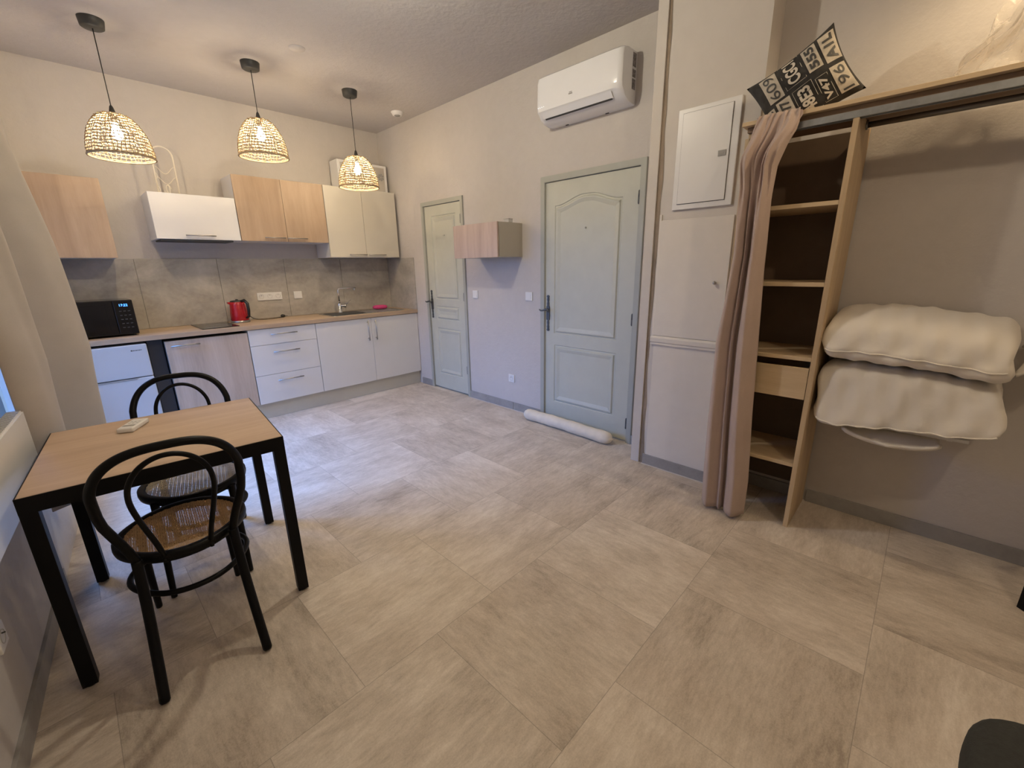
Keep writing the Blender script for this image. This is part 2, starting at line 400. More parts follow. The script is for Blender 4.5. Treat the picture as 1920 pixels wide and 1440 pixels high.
# panelled flush cupboard door, rail and lower panel on the block
d = sthing('door_3', (XB, -3.95, .9))
b = B(); b.box((XB-.010, -3.742, .945), (XB, -4.17, 1.665), .002); part(b, 'door_board', 'board', d)
b = B(); b.lathe([(0, .028), (.009, .026), (.011, .020), (.006, .012), (.006, 0)], (XB-.008, -4.105, 1.292), (-1, 0, 0), 16); part(b, 'knob', 'steel', d)
b = B()
b.prism([(XB-.001, .885), (XB-.018, .885), (XB-.018, .897), (XB-.024, .905), (XB-.024, .930), (XB-.010, .943), (XB-.001, .943)], 'y', -3.727, -4.236)
struct(b.build('trim_4', 'board'))
b = B(); b.box((XB-.006, -3.745, .078), (XB, -4.236, .882), .001); b.box((XB-.008, -3.728, .943), (XB, -3.742, 1.70), .001); struct(b.build('trim_5', 'board'))
# ------------------------------------------------------------------ doors
def outline_arch(y0, y1, z0, z1, rise, n=24):
    """door-panel outline with a swept arch top; y decreasing to the right"""
    pts = [(y0, z0), (y1, z0)]
    if rise == 0: return pts+[(y1, z1), (y0, z1)]
    for i in range(n+1):
        u = i/n; y = y1+(y0-y1)*u
        f = min(max((min(u, 1-u)-.03)/.42, 0), 1); f = f*f*(3-2*f)
        pts.append((y, z1+rise*f))
    return pts
def inset_poly(pts, d):
    n = len(pts); out = []; cy = sum(p[0] for p in pts)/n
    P = [Vector(p) for p in pts]; area_ = sum(P[i].x*P[(i+1) % n].y-P[(i+1) % n].x*P[i].y for i in range(n)); sg = 1 if area_ > 0 else -1
    for i in range(n):
        a, p, c = P[i-1], P[i], P[(i+1) % n]
        e1 = (p-a).normalized(); e2 = (c-p).normalized(); n1 = Vector((-e1.y, e1.x))*sg; n2 = Vector((-e2.y, e2.x))*sg
        m = (n1+n2); k = m.length_squared/2
        out.append(tuple(p+m*(d/max(k, .35))))
    return out
def moulded_panel(b, pts, x):
    """recess moulding ring + raised centre on face x (towards -x)"""
    loops = [(0, 0), (.006, .007), (.016, .006), (.024, -.0035), (.034, -.0035), (.060, .0035)]
    rings = []
    for dd, dep in loops:
        q = inset_poly(pts, dd) if dd else pts
        rings.append([b.bm.verts.new((x-.0015+dep if dd else x-.0005, y, z)) for y, z in q])
    # outward lip first
    n = len(pts)
    for i in range(len(rings)-1):
        for k in range(n): 
            f = b.bm.faces.new([rings[i][k], rings[i][(k+1) % n], rings[i+1][(k+1) % n], rings[i+1][k]]); f.smooth = False
    b.bm.faces.new(rings[-1])
def leaf_with_panels(x, y0, y1, z0, z1, panels, th=.04):
    """slab whose front face is cut by panel outlines"""
    b = B(); t = bmesh.new()
    # front face with holes through triangle fill
    outer = [(y0, z0), (y1, z0), (y1, z1), (y0, z1)]
    edges = []
    for pts in [outer]+panels:
        vs = [t.verts.new((x, p[0], p[1])) for p in pts]
        for i in range(len(vs)): edges.append(t.edges.new((vs[i], vs[(i+1) % len(vs)])))
    bmesh.ops.triangle_fill(t, use_beauty=True, use_dissolve=False, edges=edges)
    kill = []
    def inside(p, poly):
        c = False; n = len(poly)
        for i in range(n):
            a, q = poly[i], poly[(i+1) % n]
            if (a[1] > p[1]) != (q[1] > p[1]) and p[0] < (q[0]-a[0])*(p[1]-a[1])/(q[1]-a[1])+a[0]: c = not c
        return c
    for f in t.faces:
        c = f.calc_center_median()
        if any(inside((c.y, c.z), pn) for pn in panels): kill.append(f)
    bmesh.ops.delete(t, geom=kill, context='FACES_ONLY')
    b.merge(t)
    for pn in panels: moulded_panel(b, pn, x+.0005)
    yb, ya = sorted((y0, y1))
    v = [b.bm.verts.new(c) for c in ((x, ya, z0), (x, ya, z1), (x, yb, z1), (x, yb, z0), (x+th, ya, z0), (x+th, ya, z1), (x+th, yb, z1), (x+th, yb, z0))]
    for f in ((0, 1, 5, 4), (1, 2, 6, 5), (2, 3, 7, 6), (3, 0, 4, 7), (4, 5, 6, 7)): b.bm.faces.new([v[i] for i in f])
    return b
def door_frame(y0, y1, zt, w=.042):
    b = B()
    b.prism([(y0, 0), (y0, zt), (y1, zt), (y1, 0), (y1+w, 0), (y1+w, zt-w), (y0-w, zt-w), (y0-w, 0)], 'x', -.014, .10, .003)
    return b
def rustic_handle(y, zc, x, side):
    """long wrought-iron back plate with curled ends and a lever"""
    b = B(); h = .158
    prof = []
    for i in range(41):
        u = i/40; z = -h+2*h*u; a = abs(z)/h
        if a < .36: w_ = .017
        elif a < .40: w_ = .012
        elif a < .88: w_ = .005+.006*abs(math.sin((a-.40)/.48*2.0*PI))
        else: w_ = .012*math.sqrt(max(0, 1-((a-.93)/.07)**2))+.002
        prof.append((w_, z))
    pts = [(y-w_, zc+z) for w_, z in prof]+[(y+w_, zc+z) for w_, z in reversed(prof)]
    b.prism(pts, 'x', x-.007, x-.0005)
    b.lathe([(.013, 0), (.013, .006), (.008, .010), (.008, .042), (0, .045)], (x-.006, y, zc+.03), (-1, 0, 0), 14)
    q = [Vector((x-.048, y-side*.042, zc+.010)), Vector((x-.048, y-side*.036, zc+.034)), Vector((x-.050, y-side*.010, zc+.038)), Vector((x-.056, y+side*.018, zc+.028)), Vector((x-.058, y+side*.040, zc+.026)), Vector((x-.056, y+side*.058, zc+.034))]
    b.tube(q, [.005, .007, .008, .008, .007, .005], 8)
    return b
def hinge(y, z, x):
    b = B(); b.lathe([(0, -.048), (.005, -.046), (.0085, -.04), (.0085, -.001), (.007, 0), (.0085, .001), (.0085, .04), (.005, .046), (0, .048)], (x-.010, y, z), (0, 0, 1), 12); return b
d1 = sthing('door_1', (0, -1.16, 0))
part(door_frame(D1[0], D1[1], D1[2]), 'door_frame', 'greenf', d1)
y0, y1 = D1[0]-.045, D1[1]+.045
pn = [outline_arch(-.965, -1.385, 1.06, 1.945, 0), outline_arch(-.965, -1.375, .83, .985, 0), outline_arch(-.96, -1.385, .19, .735, 0)]
lf = part(leaf_with_panels(.006, y0, y1, .018, D1[2]-.045, pn), 'door_panel', 'green', d1)
part(rustic_handle(-.895, 1.0, .004, 1), 'door_handle', 'iron', d1)
for z in (1.88, 1.10, .30): part(hinge(D1[1]+.043, z, .004), 'hinge', 'iron', d1)
d2 = sthing('door_2', (0, -3.02, 0))
part(door_frame(D2[0], D2[1], D2[2], .046), 'door_frame', 'greenf', d2)
y0, y1 = D2[0]-.03, D2[1]+.05
pn = [outline_arch(-2.685, -3.310, .825, 1.880, .062, 28), outline_arch(-2.69, -3.315, .195, .725, 0)]
part(leaf_with_panels(.004, y0, y1, .014, D2[2]-.050, pn), 'door_panel', 'green', d2)
part(rustic_handle(-2.622, 1.0, .002, 1), 'door_handle', 'iron', d2)
for z in (1.86, 1.0, .165): part(hinge(D2[1]+.048, z, .002), 'hinge', 'iron', d2)
b = B(); b.lathe([(0, .006), (.006, .005), (.007, 0)], (0, -2.995, 1.69), (-1, 0, 0), 12); part(b, 'peephole', 'steel', d2)
b = B(); b.box((.001, -1.165, 1.735), (.006, -1.19, 1.742)); part(b, 'hook', 'steel', d1)
hbox('trim_6', (.05, D1[0], 0), (.10, D1[1], .012), 'dark')
# ------------------------------------------------------------------ kitchen: base
YD = -.573; ZW = .920; ZB = .157
def front(b, x0, x1, z0, z1, y=YD, th=.018, g=.0015): return b.box((x0+g, y, z0+g), (x1-g, y+th, z1-g), .0015)
# sink cabinet
k = thing('base_cabinet', (-.615, -.28, 0), 'white two-door base cabinet under the sink, nearest the narrow door', 'cabinet')
b = B(); b.box((-1.229, YD+.0185, ZB+.001), (-.004, -.02, ZW-.04)); part(b, 'body', 'white', k)
for (x0, x1, hx) in ((-1.229, -.616, -.664), (-.616, -.004, -.573)):
    f_ = part(front(B(), x0, x1, ZB, .878), 'door', 'white', k)
    part(bar_handle((hx, YD, .632), (hx, YD, .856), (0, -1, 0)), 'handle', 'steel', k, f_)
k = thing('drawer_cabinet', (-1.54, -.28, 0), 'white base cabinet with three drawers between oak front and sink cabinet', 'cabinet')
b = B(); b.box((-1.844, YD+.0185, ZB+.001), (-1.231, -.02, ZW-.04)); part(b, 'body', 'white', k)
for z0, z1, hz in ((.725, .878, .822), (.435, .725, .652), (ZB, .435, .372)):
    f_ = part(front(B(), -1.844, -1.231, z0, z1), 'drawer', 'white', k)
    part(bar_handle((-1.66, YD, hz), (-1.42, YD, hz), (0, -1, 0)), 'handle', 'steel', k, f_)
k = thing('appliance_cabinet', (-2.15, -.28, 0), 'base cabinet with one greyish oak door under the hob', 'cabinet')
b = B(); b.box((-2.455, YD+.0185, ZB+.001), (-1.848, -.02, .86)); part(b, 'body', 'dark', k)
f_ = part(front(B(), -2.455, -1.848, ZB, .858), 'door', 'oakgrey', k)
part(bar_handle((-2.42, YD, .815), (-2.22, YD, .815), (0, -1, 0)), 'handle', 'steel', k, f_)
b = B(); b.box((-2.455, -.536, 0), (-.004, -.52, ZB-.001), .001); tag(origin(b.build('kick_board', 'plinth'), (-1.2, -.53, 0)), 'long beige kick board along the floor under the base cabinets', 'plinth')
b = B(); b.box((-2.560, -.52, 0), (-2.462, -.50, .878), .001); tag(origin(b.build('gap_shade_panel', 'darkgap'), (-2.51, -.51, 0)), 'dark panel standing for the shade in the gap between fridge and oak cabinet', 'panel')  # dark sheet painting the shade inside the open gap
b = B(); b.box((-2.99, -.589, ZW-.038), (-.002, -.014, ZW), .002)
wt = tag(origin(b.build('worktop', 'oak'), (-1.5, -.3, ZW-.038)), 'long light oak worktop running along the whole kitchen wall', 'worktop')
# splashback (tiled panels)
bs = thing('splashback', (-1.5, -.006, ZW), 'grey concrete-look splashback panels behind the worktop', 'splashback')
xs = [-2.99, -2.466, -1.855, -1.248, -.63, -.0115]
for i in range(5):
    b = B(); b.box((xs[i]+.0012, -.011, ZW+.001), (xs[i+1]-.0012, -.0005, 1.524), .0008); part(b, 'panel', 'splash', bs)
b = B(); b.box((-.011, -.589, ZW+.001), (-.0005, -.0005, 1.524), .0008); part(b, 'side_panel', 'splash', bs)
# fridge
fr = thing('fridge', (-2.78, -.30, 0), 'small white two-door fridge under the worktop beside the window curtain', 'fridge')
b = B(); b.box((-2.975, -.545, .02), (-2.572, -.03, .862), .004)
for fx in (-2.95, -2.60):
    for fy in (-.5, -.08): b.lathe([(.012, 0), (.012, .022)], (fx, fy, 0), seg=10)
part(b, 'body', 'fridge', fr)
fz = part(B().box((-2.977, -.592, .603), (-2.570, -.546, .862), .006, seg=3), 'freezer_door', 'fridge', fr)
b = B(); b.box((-2.977, -.592, .04), (-2.570, -.546, .597), .006, seg=3)
fd = part(b, 'fridge_door', 'fridge', fr)
b = B(); b.prism([(-2.977, .585), (-2.680, .585), (-2.664, .598), (-2.977, .598)], 'y', -.5935, -.588); part(b, 'grip_recess', 'grey', fr, fd)
b = B(); b.lathe([(.005, 0), (.005, .001), (0, .001)], (-2.668, -.592, .818), (0, -1, 0), 12)
for i_ in range(6): b.box((-2.660+i_*.0095, -.593, .8145+.001*(i_ % 2)), (-2.6535+i_*.0095, -.5915, .8205))
part(b, 'badge', 'dark', fr, fz)
# hob
hb = thing('hob', (-2.03, -.3, ZW), 'black glass two-zone hob set in the worktop beside the red kettle', 'hob')
part(B().box((-2.172, -.53, ZW+.0005), (-1.885, -.06, ZW+.007), .002), 'glass_plate', 'blackglass', hb)
b = B()
for cy, r in ((-.40, .085), (-.18, .07)):
    b.tube([(-2.03+r*math.cos(a*PI/18), cy+r*math.sin(a*PI/18), ZW+.0073) for a in range(36)], .0009, 4, True)
part(b, 'zone_ring', 'grey', hb)
# sink
sk = thing('sink', (-.6, -.28, ZW), 'steel inset sink with drainer in the right end of the worktop', 'sink')
b = B(); x0, x1, y0, y1 = -1.0, -.12, -.50, -.10
rim = []
def rr(x0, x1, y0, y1, r, n=5):
    out = []
    for cx, cy, a0 in ((x1-r, y1-r, 0), (x0+r, y1-r, 90), (x0+r, y0+r, 180), (x1-r, y0+r, 270)):
        for i in range(n+1):
            a = math.radians(a0+90*i/n); out.append((cx+r*math.cos(a), cy+r*math.sin(a)))
    return out
def loop_surface(b, loops):
    rs = [[b.bm.verts.new((x, y, z)) for x, y in pts] for pts, z in loops]; n = len(rs[0])
    for i in range(len(rs)-1):
        for k_ in range(n):
            f = b.bm.faces.new([rs[i][k_], rs[i][(k_+1) % n], rs[i+1][(k_+1) % n], rs[i+1][k_]]); f.smooth = False
    b.bm.faces.new(rs[-1])
loop_surface(b, [(rr(x0, x1, y0, y1, .03), ZW+.0005), (rr(x0+.003, x1-.003, y0+.003, y1-.003, .03), ZW+.006), (rr(x0+.015, x1-.015, y0+.015, y1-.015, .02), ZW+.005), (rr(x0+.02, x1-.02, y0+.02, y1-.02, .02), ZW+.002)])
part(b, 'rim', 'steel', sk)
b = B(); loop_surface(b, [(rr(-.98, -.58, y0+.05, y1-.05, .05), ZW+.0055), (rr(-.97, -.59, y0+.06, y1-.06, .05), ZW+.0025)])
part(b, 'bowl', 'dark', sk)
b = B()
for i in range(9): b.box((-.53+i*.042, y0+.06, ZW+.002), (-.515+i*.042, y1-.06, ZW+.005), .001)
part(b, 'drainer', 'grey', sk)
fa = thing('faucet', (-.755, -.12, ZW+.004), 'chrome mixer tap with right-angled spout over the sink', 'faucet')
b = B(); fx, fy, z = -.755, -.14, ZW+.004
b.lathe([(.026, 0), (.026, .008), (.021, .012), (.021, .10), (.019, .105), (.013, .106)], (fx, fy, z), seg=20)
part(b, 'body', 'chrome', fa)
pts = [(fx, fy, z+.1), (fx, fy, z+.24)]+[(fx+.03-.03*math.cos(a), fy, z+.24+.03*math.sin(a)) for a in [i*PI/16 for i in range(1, 9)]]+[(fx+.20, fy-.03, z+.272)]
b = B(); b.tube(pts, .0115, 12); b.lathe([(.008, 0), (.008, .02)], (fx+.185, fy-.028, z+.245), seg=12); part(b, 'spout', 'chrome', fa)
b = B(); b.lathe([(.021, 0), (.021, .018), (.018, .022), (0, .022)], (fx+.04, fy-.035, z+.075), (.75, -.66, 0), 18)
b.tube([(fx+.0, fy, z+.075), (fx+.045, fy-.04, z+.075)], .014, 10)
b.tube([(fx+.05, fy-.043, z+.085), (fx+.11, fy-.06, z+.14)], .0045, 8); part(b, 'lever', 'chrome', fa)
b = B()
b.grid(lambda u, v: Vector((-.275+.088*math.copysign(abs(math.cos(2*PI*u))**.6, math.cos(2*PI*u))*math.sin(PI*v)**.4, -.19+.05*math.copysign(abs(math.sin(2*PI*u))**.6, math.sin(2*PI*u))*math.sin(PI*v)**.4, ZW+.031-.024*math.cos(PI*v))), 32, 12, closeu=True)
tag(origin(b.build('sponge', 'pink'), (-.275, -.19, ZW+.006)), 'bright pink sponge cloth lying on the sink drainer', 'sponge')
# kettle
kt = thing('kettle', (-1.775, -.16, ZW), 'red electric kettle with black handle standing beside the hob', 'kettle')
kx, ky = -1.79, -.19
b = B(); b.lathe([(.082, 0), (.084, .004), (.084, .018), (.079, .022)], (kx, ky, ZW), seg=32); part(b, 'base', 'steel', kt)
b = B(); b.lathe([(.076, .022), (.079, .03), (.075, .10), (.067, .17), (.062, .196), (.058, .20)], (kx, ky, ZW), seg=36)
b.prism([(kx-.05, ZW+.165), (kx-.085, ZW+.188), (kx-.085, ZW+.200), (kx-.05, ZW+.200)], 'y', ky-.018, ky+.018, .003)
part(b, 'body', 'red', kt)
b2 = B(); b2.lathe([(.060, .199), (.059, .208), (.045, .213), (0, .214)], (kx, ky, ZW), seg=32); b2.lathe([(.013, .213), (.011, .224), (0, .226)], (kx, ky, ZW), seg=14); part(b2, 'lid', 'blackp', kt)
b = B(); hx = kx+.030; hy = ky-.052
b.tube([(hx-.005, hy+.01, ZW+.205), (hx+.012, hy-.03, ZW+.214), (hx+.028, hy-.055, ZW+.185), (hx+.030, hy-.058, ZW+.12), (hx+.026, hy-.048, ZW+.06), (hx+.014, hy-.012, ZW+.045)], [.012, .014, .014, .013, .012, .010], 10, flat=1.0)
part(b, 'handle', 'blackp', kt)
# cord with plug
b = B(); pts = []
for i in range(30):
    u = i/29; pts.append((-1.71+.36*u, -.10-.06*math.sin(u*PI*1.2)-.02*u, ZW+.006+.13*math.exp(-u*14)*(1 if u > .01 else 1)))
b.tube(pts, .0035, 8)
b.lathe([(.0, 0), (.011, .004), (.016, .02), (.016, .034), (.006, .045)], (-1.35, -.125, ZW+.018), (-.9, .2, .1), 14)
b.tube([(-1.35, -.125, ZW+.018), (-1.33, -.13, ZW+.018)], .003, 6)
tag(origin(b.build('power_cord', 'cable'), (-1.53, -.12, ZW)), 'unplugged black kettle cord with plug lying on the worktop', 'cord')
# microwave
mw = thing('microwave', (-2.78, -.27, ZW), 'black microwave oven with blue clock on the left end of the worktop', 'microwave')
b = B(); b.box((-3.005, -.445, ZW+.012), (-2.578, -.10, ZW+.283), .008, seg=3)
for fx in (-2.97, -2.61):
    for fy in (-.40, -.14): b.lathe([(.014, 0), (.014, .013)], (fx, fy, ZW), seg=10)
part(b, 'housing', 'blackglass', mw)
dr = part(B().box((-3.003, -.462, ZW+.016), (-2.702, -.446, ZW+.279), .005, seg=3), 'door', 'blackglass', mw)
part(B().box((-2.985, -.4635, ZW+.05), (-2.745, -.4615, ZW+.250), .001), 'door_window', 'blackglass', mw, dr)
cp = part(B().box((-2.699, -.462, ZW+.016), (-2.580, -.446, ZW+.279), .005, seg=3), 'control_panel', 'blackglass', mw)
b = B(); t = text_mesh('17:22', .025); b.merge(t, 0, Matrix.Translation((-2.640, -.4635, ZW+.243)) @ Matrix.Rotation(PI/2, 4, 'X')); part(b, 'clock', 'clock', mw, cp)
b = B()
for r_ in range(5):
    for c_ in range(3): part(B().box((-2.672+c_*.026, -.4632, ZW+.195-r_*.032), (-2.657+c_*.026, -.4618, ZW+.201-r_*.032)), 'button', 'dark', mw, cp)
# wall sockets
def plate(name, loc, normal, n=1, socket=True, w_=.078, label='', group=None, rot=0):
    """white plate; local x along wall, y out"""
    nrm = Vector(normal); ax = Vector((0, 0, 1)).cross(nrm)
    R_ = Matrix((ax, nrm, Vector((0, 0, 1)))).transposed().to_4x4(); R_.translation = Vector(loc)
    t = thing(name, loc, label, 'socket' if socket else 'switch', group)
    def put(b, nm, mt, par=None):
        bmesh.ops.transform(b.bm, matrix=R_, verts=b.bm.verts[:]); return part(b, nm, mt, t, par)
    W_ = w_*n
    p_ = put(B().box((-W_/2, 0, -.039), (W_/2, .009, .039), .003), 'plate', 'plastic')
    for i in range(n):
        cx = (i-(n-1)/2)*w_
        if socket:
            b = B(); b.lathe([(.0225, .0093), (.0225, .0105), (.0205, .0105), (.0195, .003), (0, .003)], (cx, 0, 0), (0, 1, 0), 24); q = put(b, 'outlet', 'socketface')
            b = B()
            for hx_ in (-.0095, .0095): b.lathe([(0, 0), (.0027, 0), (.0027, .0012), (0, .0012)], (cx+hx_, .0028, 0), (0, 1, 0), 8)
            b.lathe([(.0024, 0), (.0024, .014), (0, .015)], (cx, .003, .0115), (0, 1, 0), 8)
            put(b, 'contact', 'dark', q)
        else:
            b = B(); b.prism([(.0085, -.028), (.0125, -.028), (.0105, .028), (.0085, .028)], 'x', cx-.028, cx+.028, .001); put(b, 'rocker', 'plastic')
    return t
plate('wall_socket', (-1.437, -.011, 1.145), (0, -1, 0), 3, True, .080, 'white triple socket plate on the splashback above the worktop')
plate('cover_plate', (-1.152, -.011, 1.142), (0, -1, 0), 1, False, .085, 'white blank switch plate on splashback right of triple socket')
plate('light_switch', (0, -1.662, 1.133), (-1, 0, 0), 1, False, .078, 'white light switch beside the narrow door, left of the pair below the wall cabinet')
plate('light_switch', (0, -2.400, 1.138), (-1, 0, 0), 1, False, .082, 'white light switch left of the wide arched door')
plate('wall_socket', (0, -2.160, .325), (-1, 0, 0), 1, True, .078, 'white single socket low on the wall between the doors')
plate('wall_socket', LW(-.07, 0, .345), N_, 1, True, .078, 'white socket low on the left wall near the table leg')
# ------------------------------------------------------------------ upper cabinets
YU = -.342
def upper(name, x0, x1, z0, z1, doors, fmat, label, hy=None, horiz=True, bodymat='white'):
    t = thing(name, ((x0+x1)/2, -.17, z0), label, 'cabinet')
    b = B(); b.box((x0+.001, YU+.0185, z0), (x1-.001, -.001, z1), .001); part(b, 'body', bodymat, t)
    n = doors; w_ = (x1-x0)/n
    for i in range(n):
        a = x0+i*w_; f_ = part(front(B(), a, a+w_, z0, z1, YU), 'door', fmat, t)
        if hy and hy[i]: part(bar_handle((hy[i][0], YU, hy[i][2]), (hy[i][1], YU, hy[i][2]), (0, -1, 0), .005, .022), 'handle', 'steel', t, f_)
    return t
upper('wall_cabinet', -3.0, -2.585, 1.523, 2.104, 1, 'oakz', 'oak-fronted wall cabinet above the microwave, beside the window curtain')
hd = upper('hood_cabinet', -2.316, -1.697, 1.677, 2.043, 1, 'white', 'low white flap cabinet with cooker hood below, left of double oak cabinet', [(-2.117, -1.895, 1.711)])
part(B().box((-2.29, -.33, 1.664), (-1.76, -.06, 1.6765), .002), 'hood', 'dark', hd)
upper('wall_cabinet', -1.694, -.877, 1.677, 2.248, 2, 'oakz', 'double-door oak-fronted wall cabinet in the middle of the upper row', [(-1.496, -1.309, 1.712), (-1.292, -1.099, 1.712)])
upper('wall_cabinet', -.875, -.038, 1.530, 2.248, 2, 'cream', 'tall cream double-door wall cabinet in the corner above the sink', [(-.668, -.46, 1.560), (-.441, -.224, 1.560)], bodymat='white')
# cream wire rack standing on the hood cabinet
b = B(); y = -.16; zt = 2.044
cx = -2.135; hw = .072
arc = [(cx-hw, y, zt)]+[(cx-hw, y, zt+.30)]+[(cx-hw*math.cos(a), y, zt+.31+hw*math.sin(a)) for a in [i*PI/14 for i in range(15)]]+[(cx+hw, y, zt+.30), (cx+hw, y, zt)]
b.tube(arc, .0065, 8)
for zz in (.20, .12):
    b.tube([(cx-hw+2*hw*i/12, y, zt+zz+.03*math.cos(PI*i/6)) for i in range(13)], .003, 6)
b.tube([(cx+.02*math.cos(a)*(1-a/12), y, zt+.05+.035*math.sin(a)) for a in [i*.5 for i in range(18)]], .003, 6)
b.tube([(cx-hw, y, zt+.006), (cx+hw, y, zt+.006)], .004, 6)
b.tube([(cx-hw, y, zt+.005), (cx-hw, y+.06, zt+.005)], .004, 6); b.tube([(cx+hw, y, zt+.005), (cx+hw, y+.06, zt+.005)], .004, 6)
b.tube([(cx-hw+.004+.01*math.sin(i*.9), y, zt+.02+.3*i/20) for i in range(21)], .0025, 6)
tag(origin(b.build('wire_rack', 'wirecream'), (cx, y, zt)), 'arched cream wire rack standing on top of the hood cabinet', 'rack')
# printed box on the corner cabinet
bx = thing('cardboard_box', (-.33, -.14, 2.249), 'white printed cardboard box lying on the cream corner cabinet, behind a pendant lamp', 'box')
part(B().box((-.63, -.22, 2.249), (-.045, -.04, 2.545), .002), 'carton', 'plastic', bx)
b = B(); b.box((-.60, -.2215, 2.27), (-.075, -.2205, 2.52)); pr_ = part(b, 'printed_panel', plain('box_print', (.50, .46, .41), .6, var=.12, scale=6), bx)
b = B()
for i in range(7):
    a = PI*.15+i*PI*.28; b.prism([(-.12+.008*math.cos(a+1.3), 2.42+.008*math.sin(a+1.3)), (-.12+.036*math.cos(a-.35), 2.42+.036*math.sin(a-.35)), (-.12+.040*math.cos(a), 2.42+.040*math.sin(a)), (-.12+.036*math.cos(a+.35), 2.42+.036*math.sin(a+.35))], 'y', -.2226, -.2216)
part(B().lathe([(.03, 0), (.03, .001), (0, .001)], (-.57, -.2216, 2.44), (0, -1, 0), 16), 'picture', 'grey', bx, pr_)
part(b, 'picture', 'grey', bx, pr_)
# small wall cabinet on the door wall
t = thing('wall_cabinet', (-.15, -2.02, 1.485), 'small oak-fronted wall cabinet hanging between the two grey-green doors', 'cabinet')
part(B().box((-.288, -2.32, 1.486), (-.001, -1.742, 1.772), .001), 'body', plain('taupe_laminate', (.42, .385, .32), .45, var=.01), t)
part(B().box((-.312, -2.318, 1.484), (-.2955, -1.735, 1.772), .0015), 'door', 'oakpink', t)
b = B(); b.box((-.17, -2.318, 1.773), (-.12, -2.258, 1.80), .002); b.box((-.175, -2.322, 1.80), (-.115, -2.254, 1.803), .001)
tag(origin(b.build('clip_box', plain('clear_plastic', (.55, .53, .50), .2, var=.02)), (-.145, -2.29, 1.773)), 'tiny clear plastic box on top of the small wall cabinet', 'box')
# ------------------------------------------------------------------ air conditioner
ac = thing('air_conditioner', (0, -3.01, 2.44), 'white split air conditioner on the wall above the arched door', 'air conditioner')
prof = [(-.001, 2.755), (-.13, 2.757), (-.165, 2.75), (-.186, 2.735), (-.194, 2.70), (-.197, 2.55), (-.192, 2.516), (-.180, 2.505), (-.150, 2.472), (-.10, 2.449), (-.05, 2.441), (-.001, 2.441)]
b = B(); ys = [-2.655, -2.662, -2.68, -2.72, -3.0, -3.29, -3.335, -3.36, -3.368]; sc_ = [.93, .97, .99, 1, 1, 1, .985, .95, .90]
rings = []
for y, q in zip(ys, sc_):
    rings.append([b.bm.verts.new((p[0]*q, y, 2.6+(p[1]-2.6)*(q*.3+.7))) for p in prof])
for i in range(len(rings)-1):
    for k_ in range(len(prof)-1):
        f = b.bm.faces.new([rings[i][k_], rings[i+1][k_], rings[i+1][k_+1], rings[i][k_+1]]); f.smooth = True
b.bm.faces.new(rings[0]); b.bm.faces.new(rings[-1])
hs = part(b, 'housing', 'acw', ac)
m_ = hs.modifiers.new('es', 'EDGE_SPLIT'); m_.split_angle = math.radians(38)
b = B(); b.prism([(-.193, 2.508), (-.189, 2.504), (-.158, 2.470), (-.155, 2.474)], 'y', -2.70, -3.295, .0008); part(b, 'flap', 'acw', ac)
b = B(); b.prism([(-.158, 2.4735), (-.161, 2.4705), (-.150, 2.4635), (-.147, 2.467)], 'y', -2.715, -3.285); part(b, 'air_slot', 'dark', ac)
b = B(); b.box((-.1985, -2.955, 2.565), (-.1965, -2.987, 2.572)); b.box((-.1985, -2.96, 2.576), (-.1965, -2.984, 2.580)); part(b, 'badge', 'grey', ac)
b = B()
for i in range(4): b.lathe([(0, .001), (.0028, .001), (.0028, 0)], (-.1965, -2.675-i*.018, 2.542), (-1, 0, 0), 8)
part(b, 'indicator', 'dot', ac)
b = B()
for z0, z1 in ((2.66, 2.74), (2.60, 2.645), (2.53, 2.59)): b.box((-.055, -3.3665, z0), (-.012, -3.3688, z1))
part(b, 'sticker', plain('sticker_print', (.22, .2, .2), .6, var=.5, scale=70), ac)
for y_ in (-2.80, -3.15): part(B().box((-.02, y_, 2.437), (-.012, y_-.025, 2.4425)), 'clip', 'dark', ac)
# ------------------------------------------------------------------ ceiling fittings
b = B(); b.lathe([(.062, 0), (.062, -.006), (.055, -.012), (.046, -.030), (.0, -.030)], (-.21, -.80, H), seg=32); v_ = tag(origin(b.build('air_vent', 'plastic'), (-.21, -.80, H)), 'round white air vent on the ceiling in the kitchen corner', 'vent')
b = B(); b.lathe([(.030, -.0305), (.030, -.033), (0, -.033)], (0, 0, 0), seg=24); o = b.build('grille', 'grey', v_)
b = B(); b.lathe([(.055, 0), (.054, -.004), (.0, -.005)], (-1.43, -1.46, H), seg=36); tag(origin(b.build('junction_box', 'ceil'), (-1.43, -1.46, H)), 'faint round junction box cover painted into the ceiling beside the middle pendant', 'junction box')
# electrical cabinet
ep = thing('electrical_panel', (XB, -3.97, 1.72), 'white metal electrical panel with lockable door on the painted wall block', 'electrical panel')
b = B(); b.box((XB-.016, -3.805, 1.718), (XB-.0005, -4.146, 2.257), .003); part(b, 'frame', 'white', ep)
dd = part(B().box((XB-.022, -3.836, 1.750), (XB-.0165, -4.106, 2.232), .0015), 'door', 'white', ep)
b = B(); b.prism([(-3.834, 1.747), (-4.108, 1.747), (-4.108, 2.234), (-3.834, 2.234)], 'x', XB-.0175, XB-.0163); part(b, 'door_gap', 'dark', ep)
b = B(); b.box((XB-.025, -4.05, 1.975), (XB-.0215, -4.092, 2.005), .001); b.box((XB-.026, -4.062, 1.983), (XB-.0245, -4.080, 1.998)); part(b, 'lock', 'grey', ep, dd)
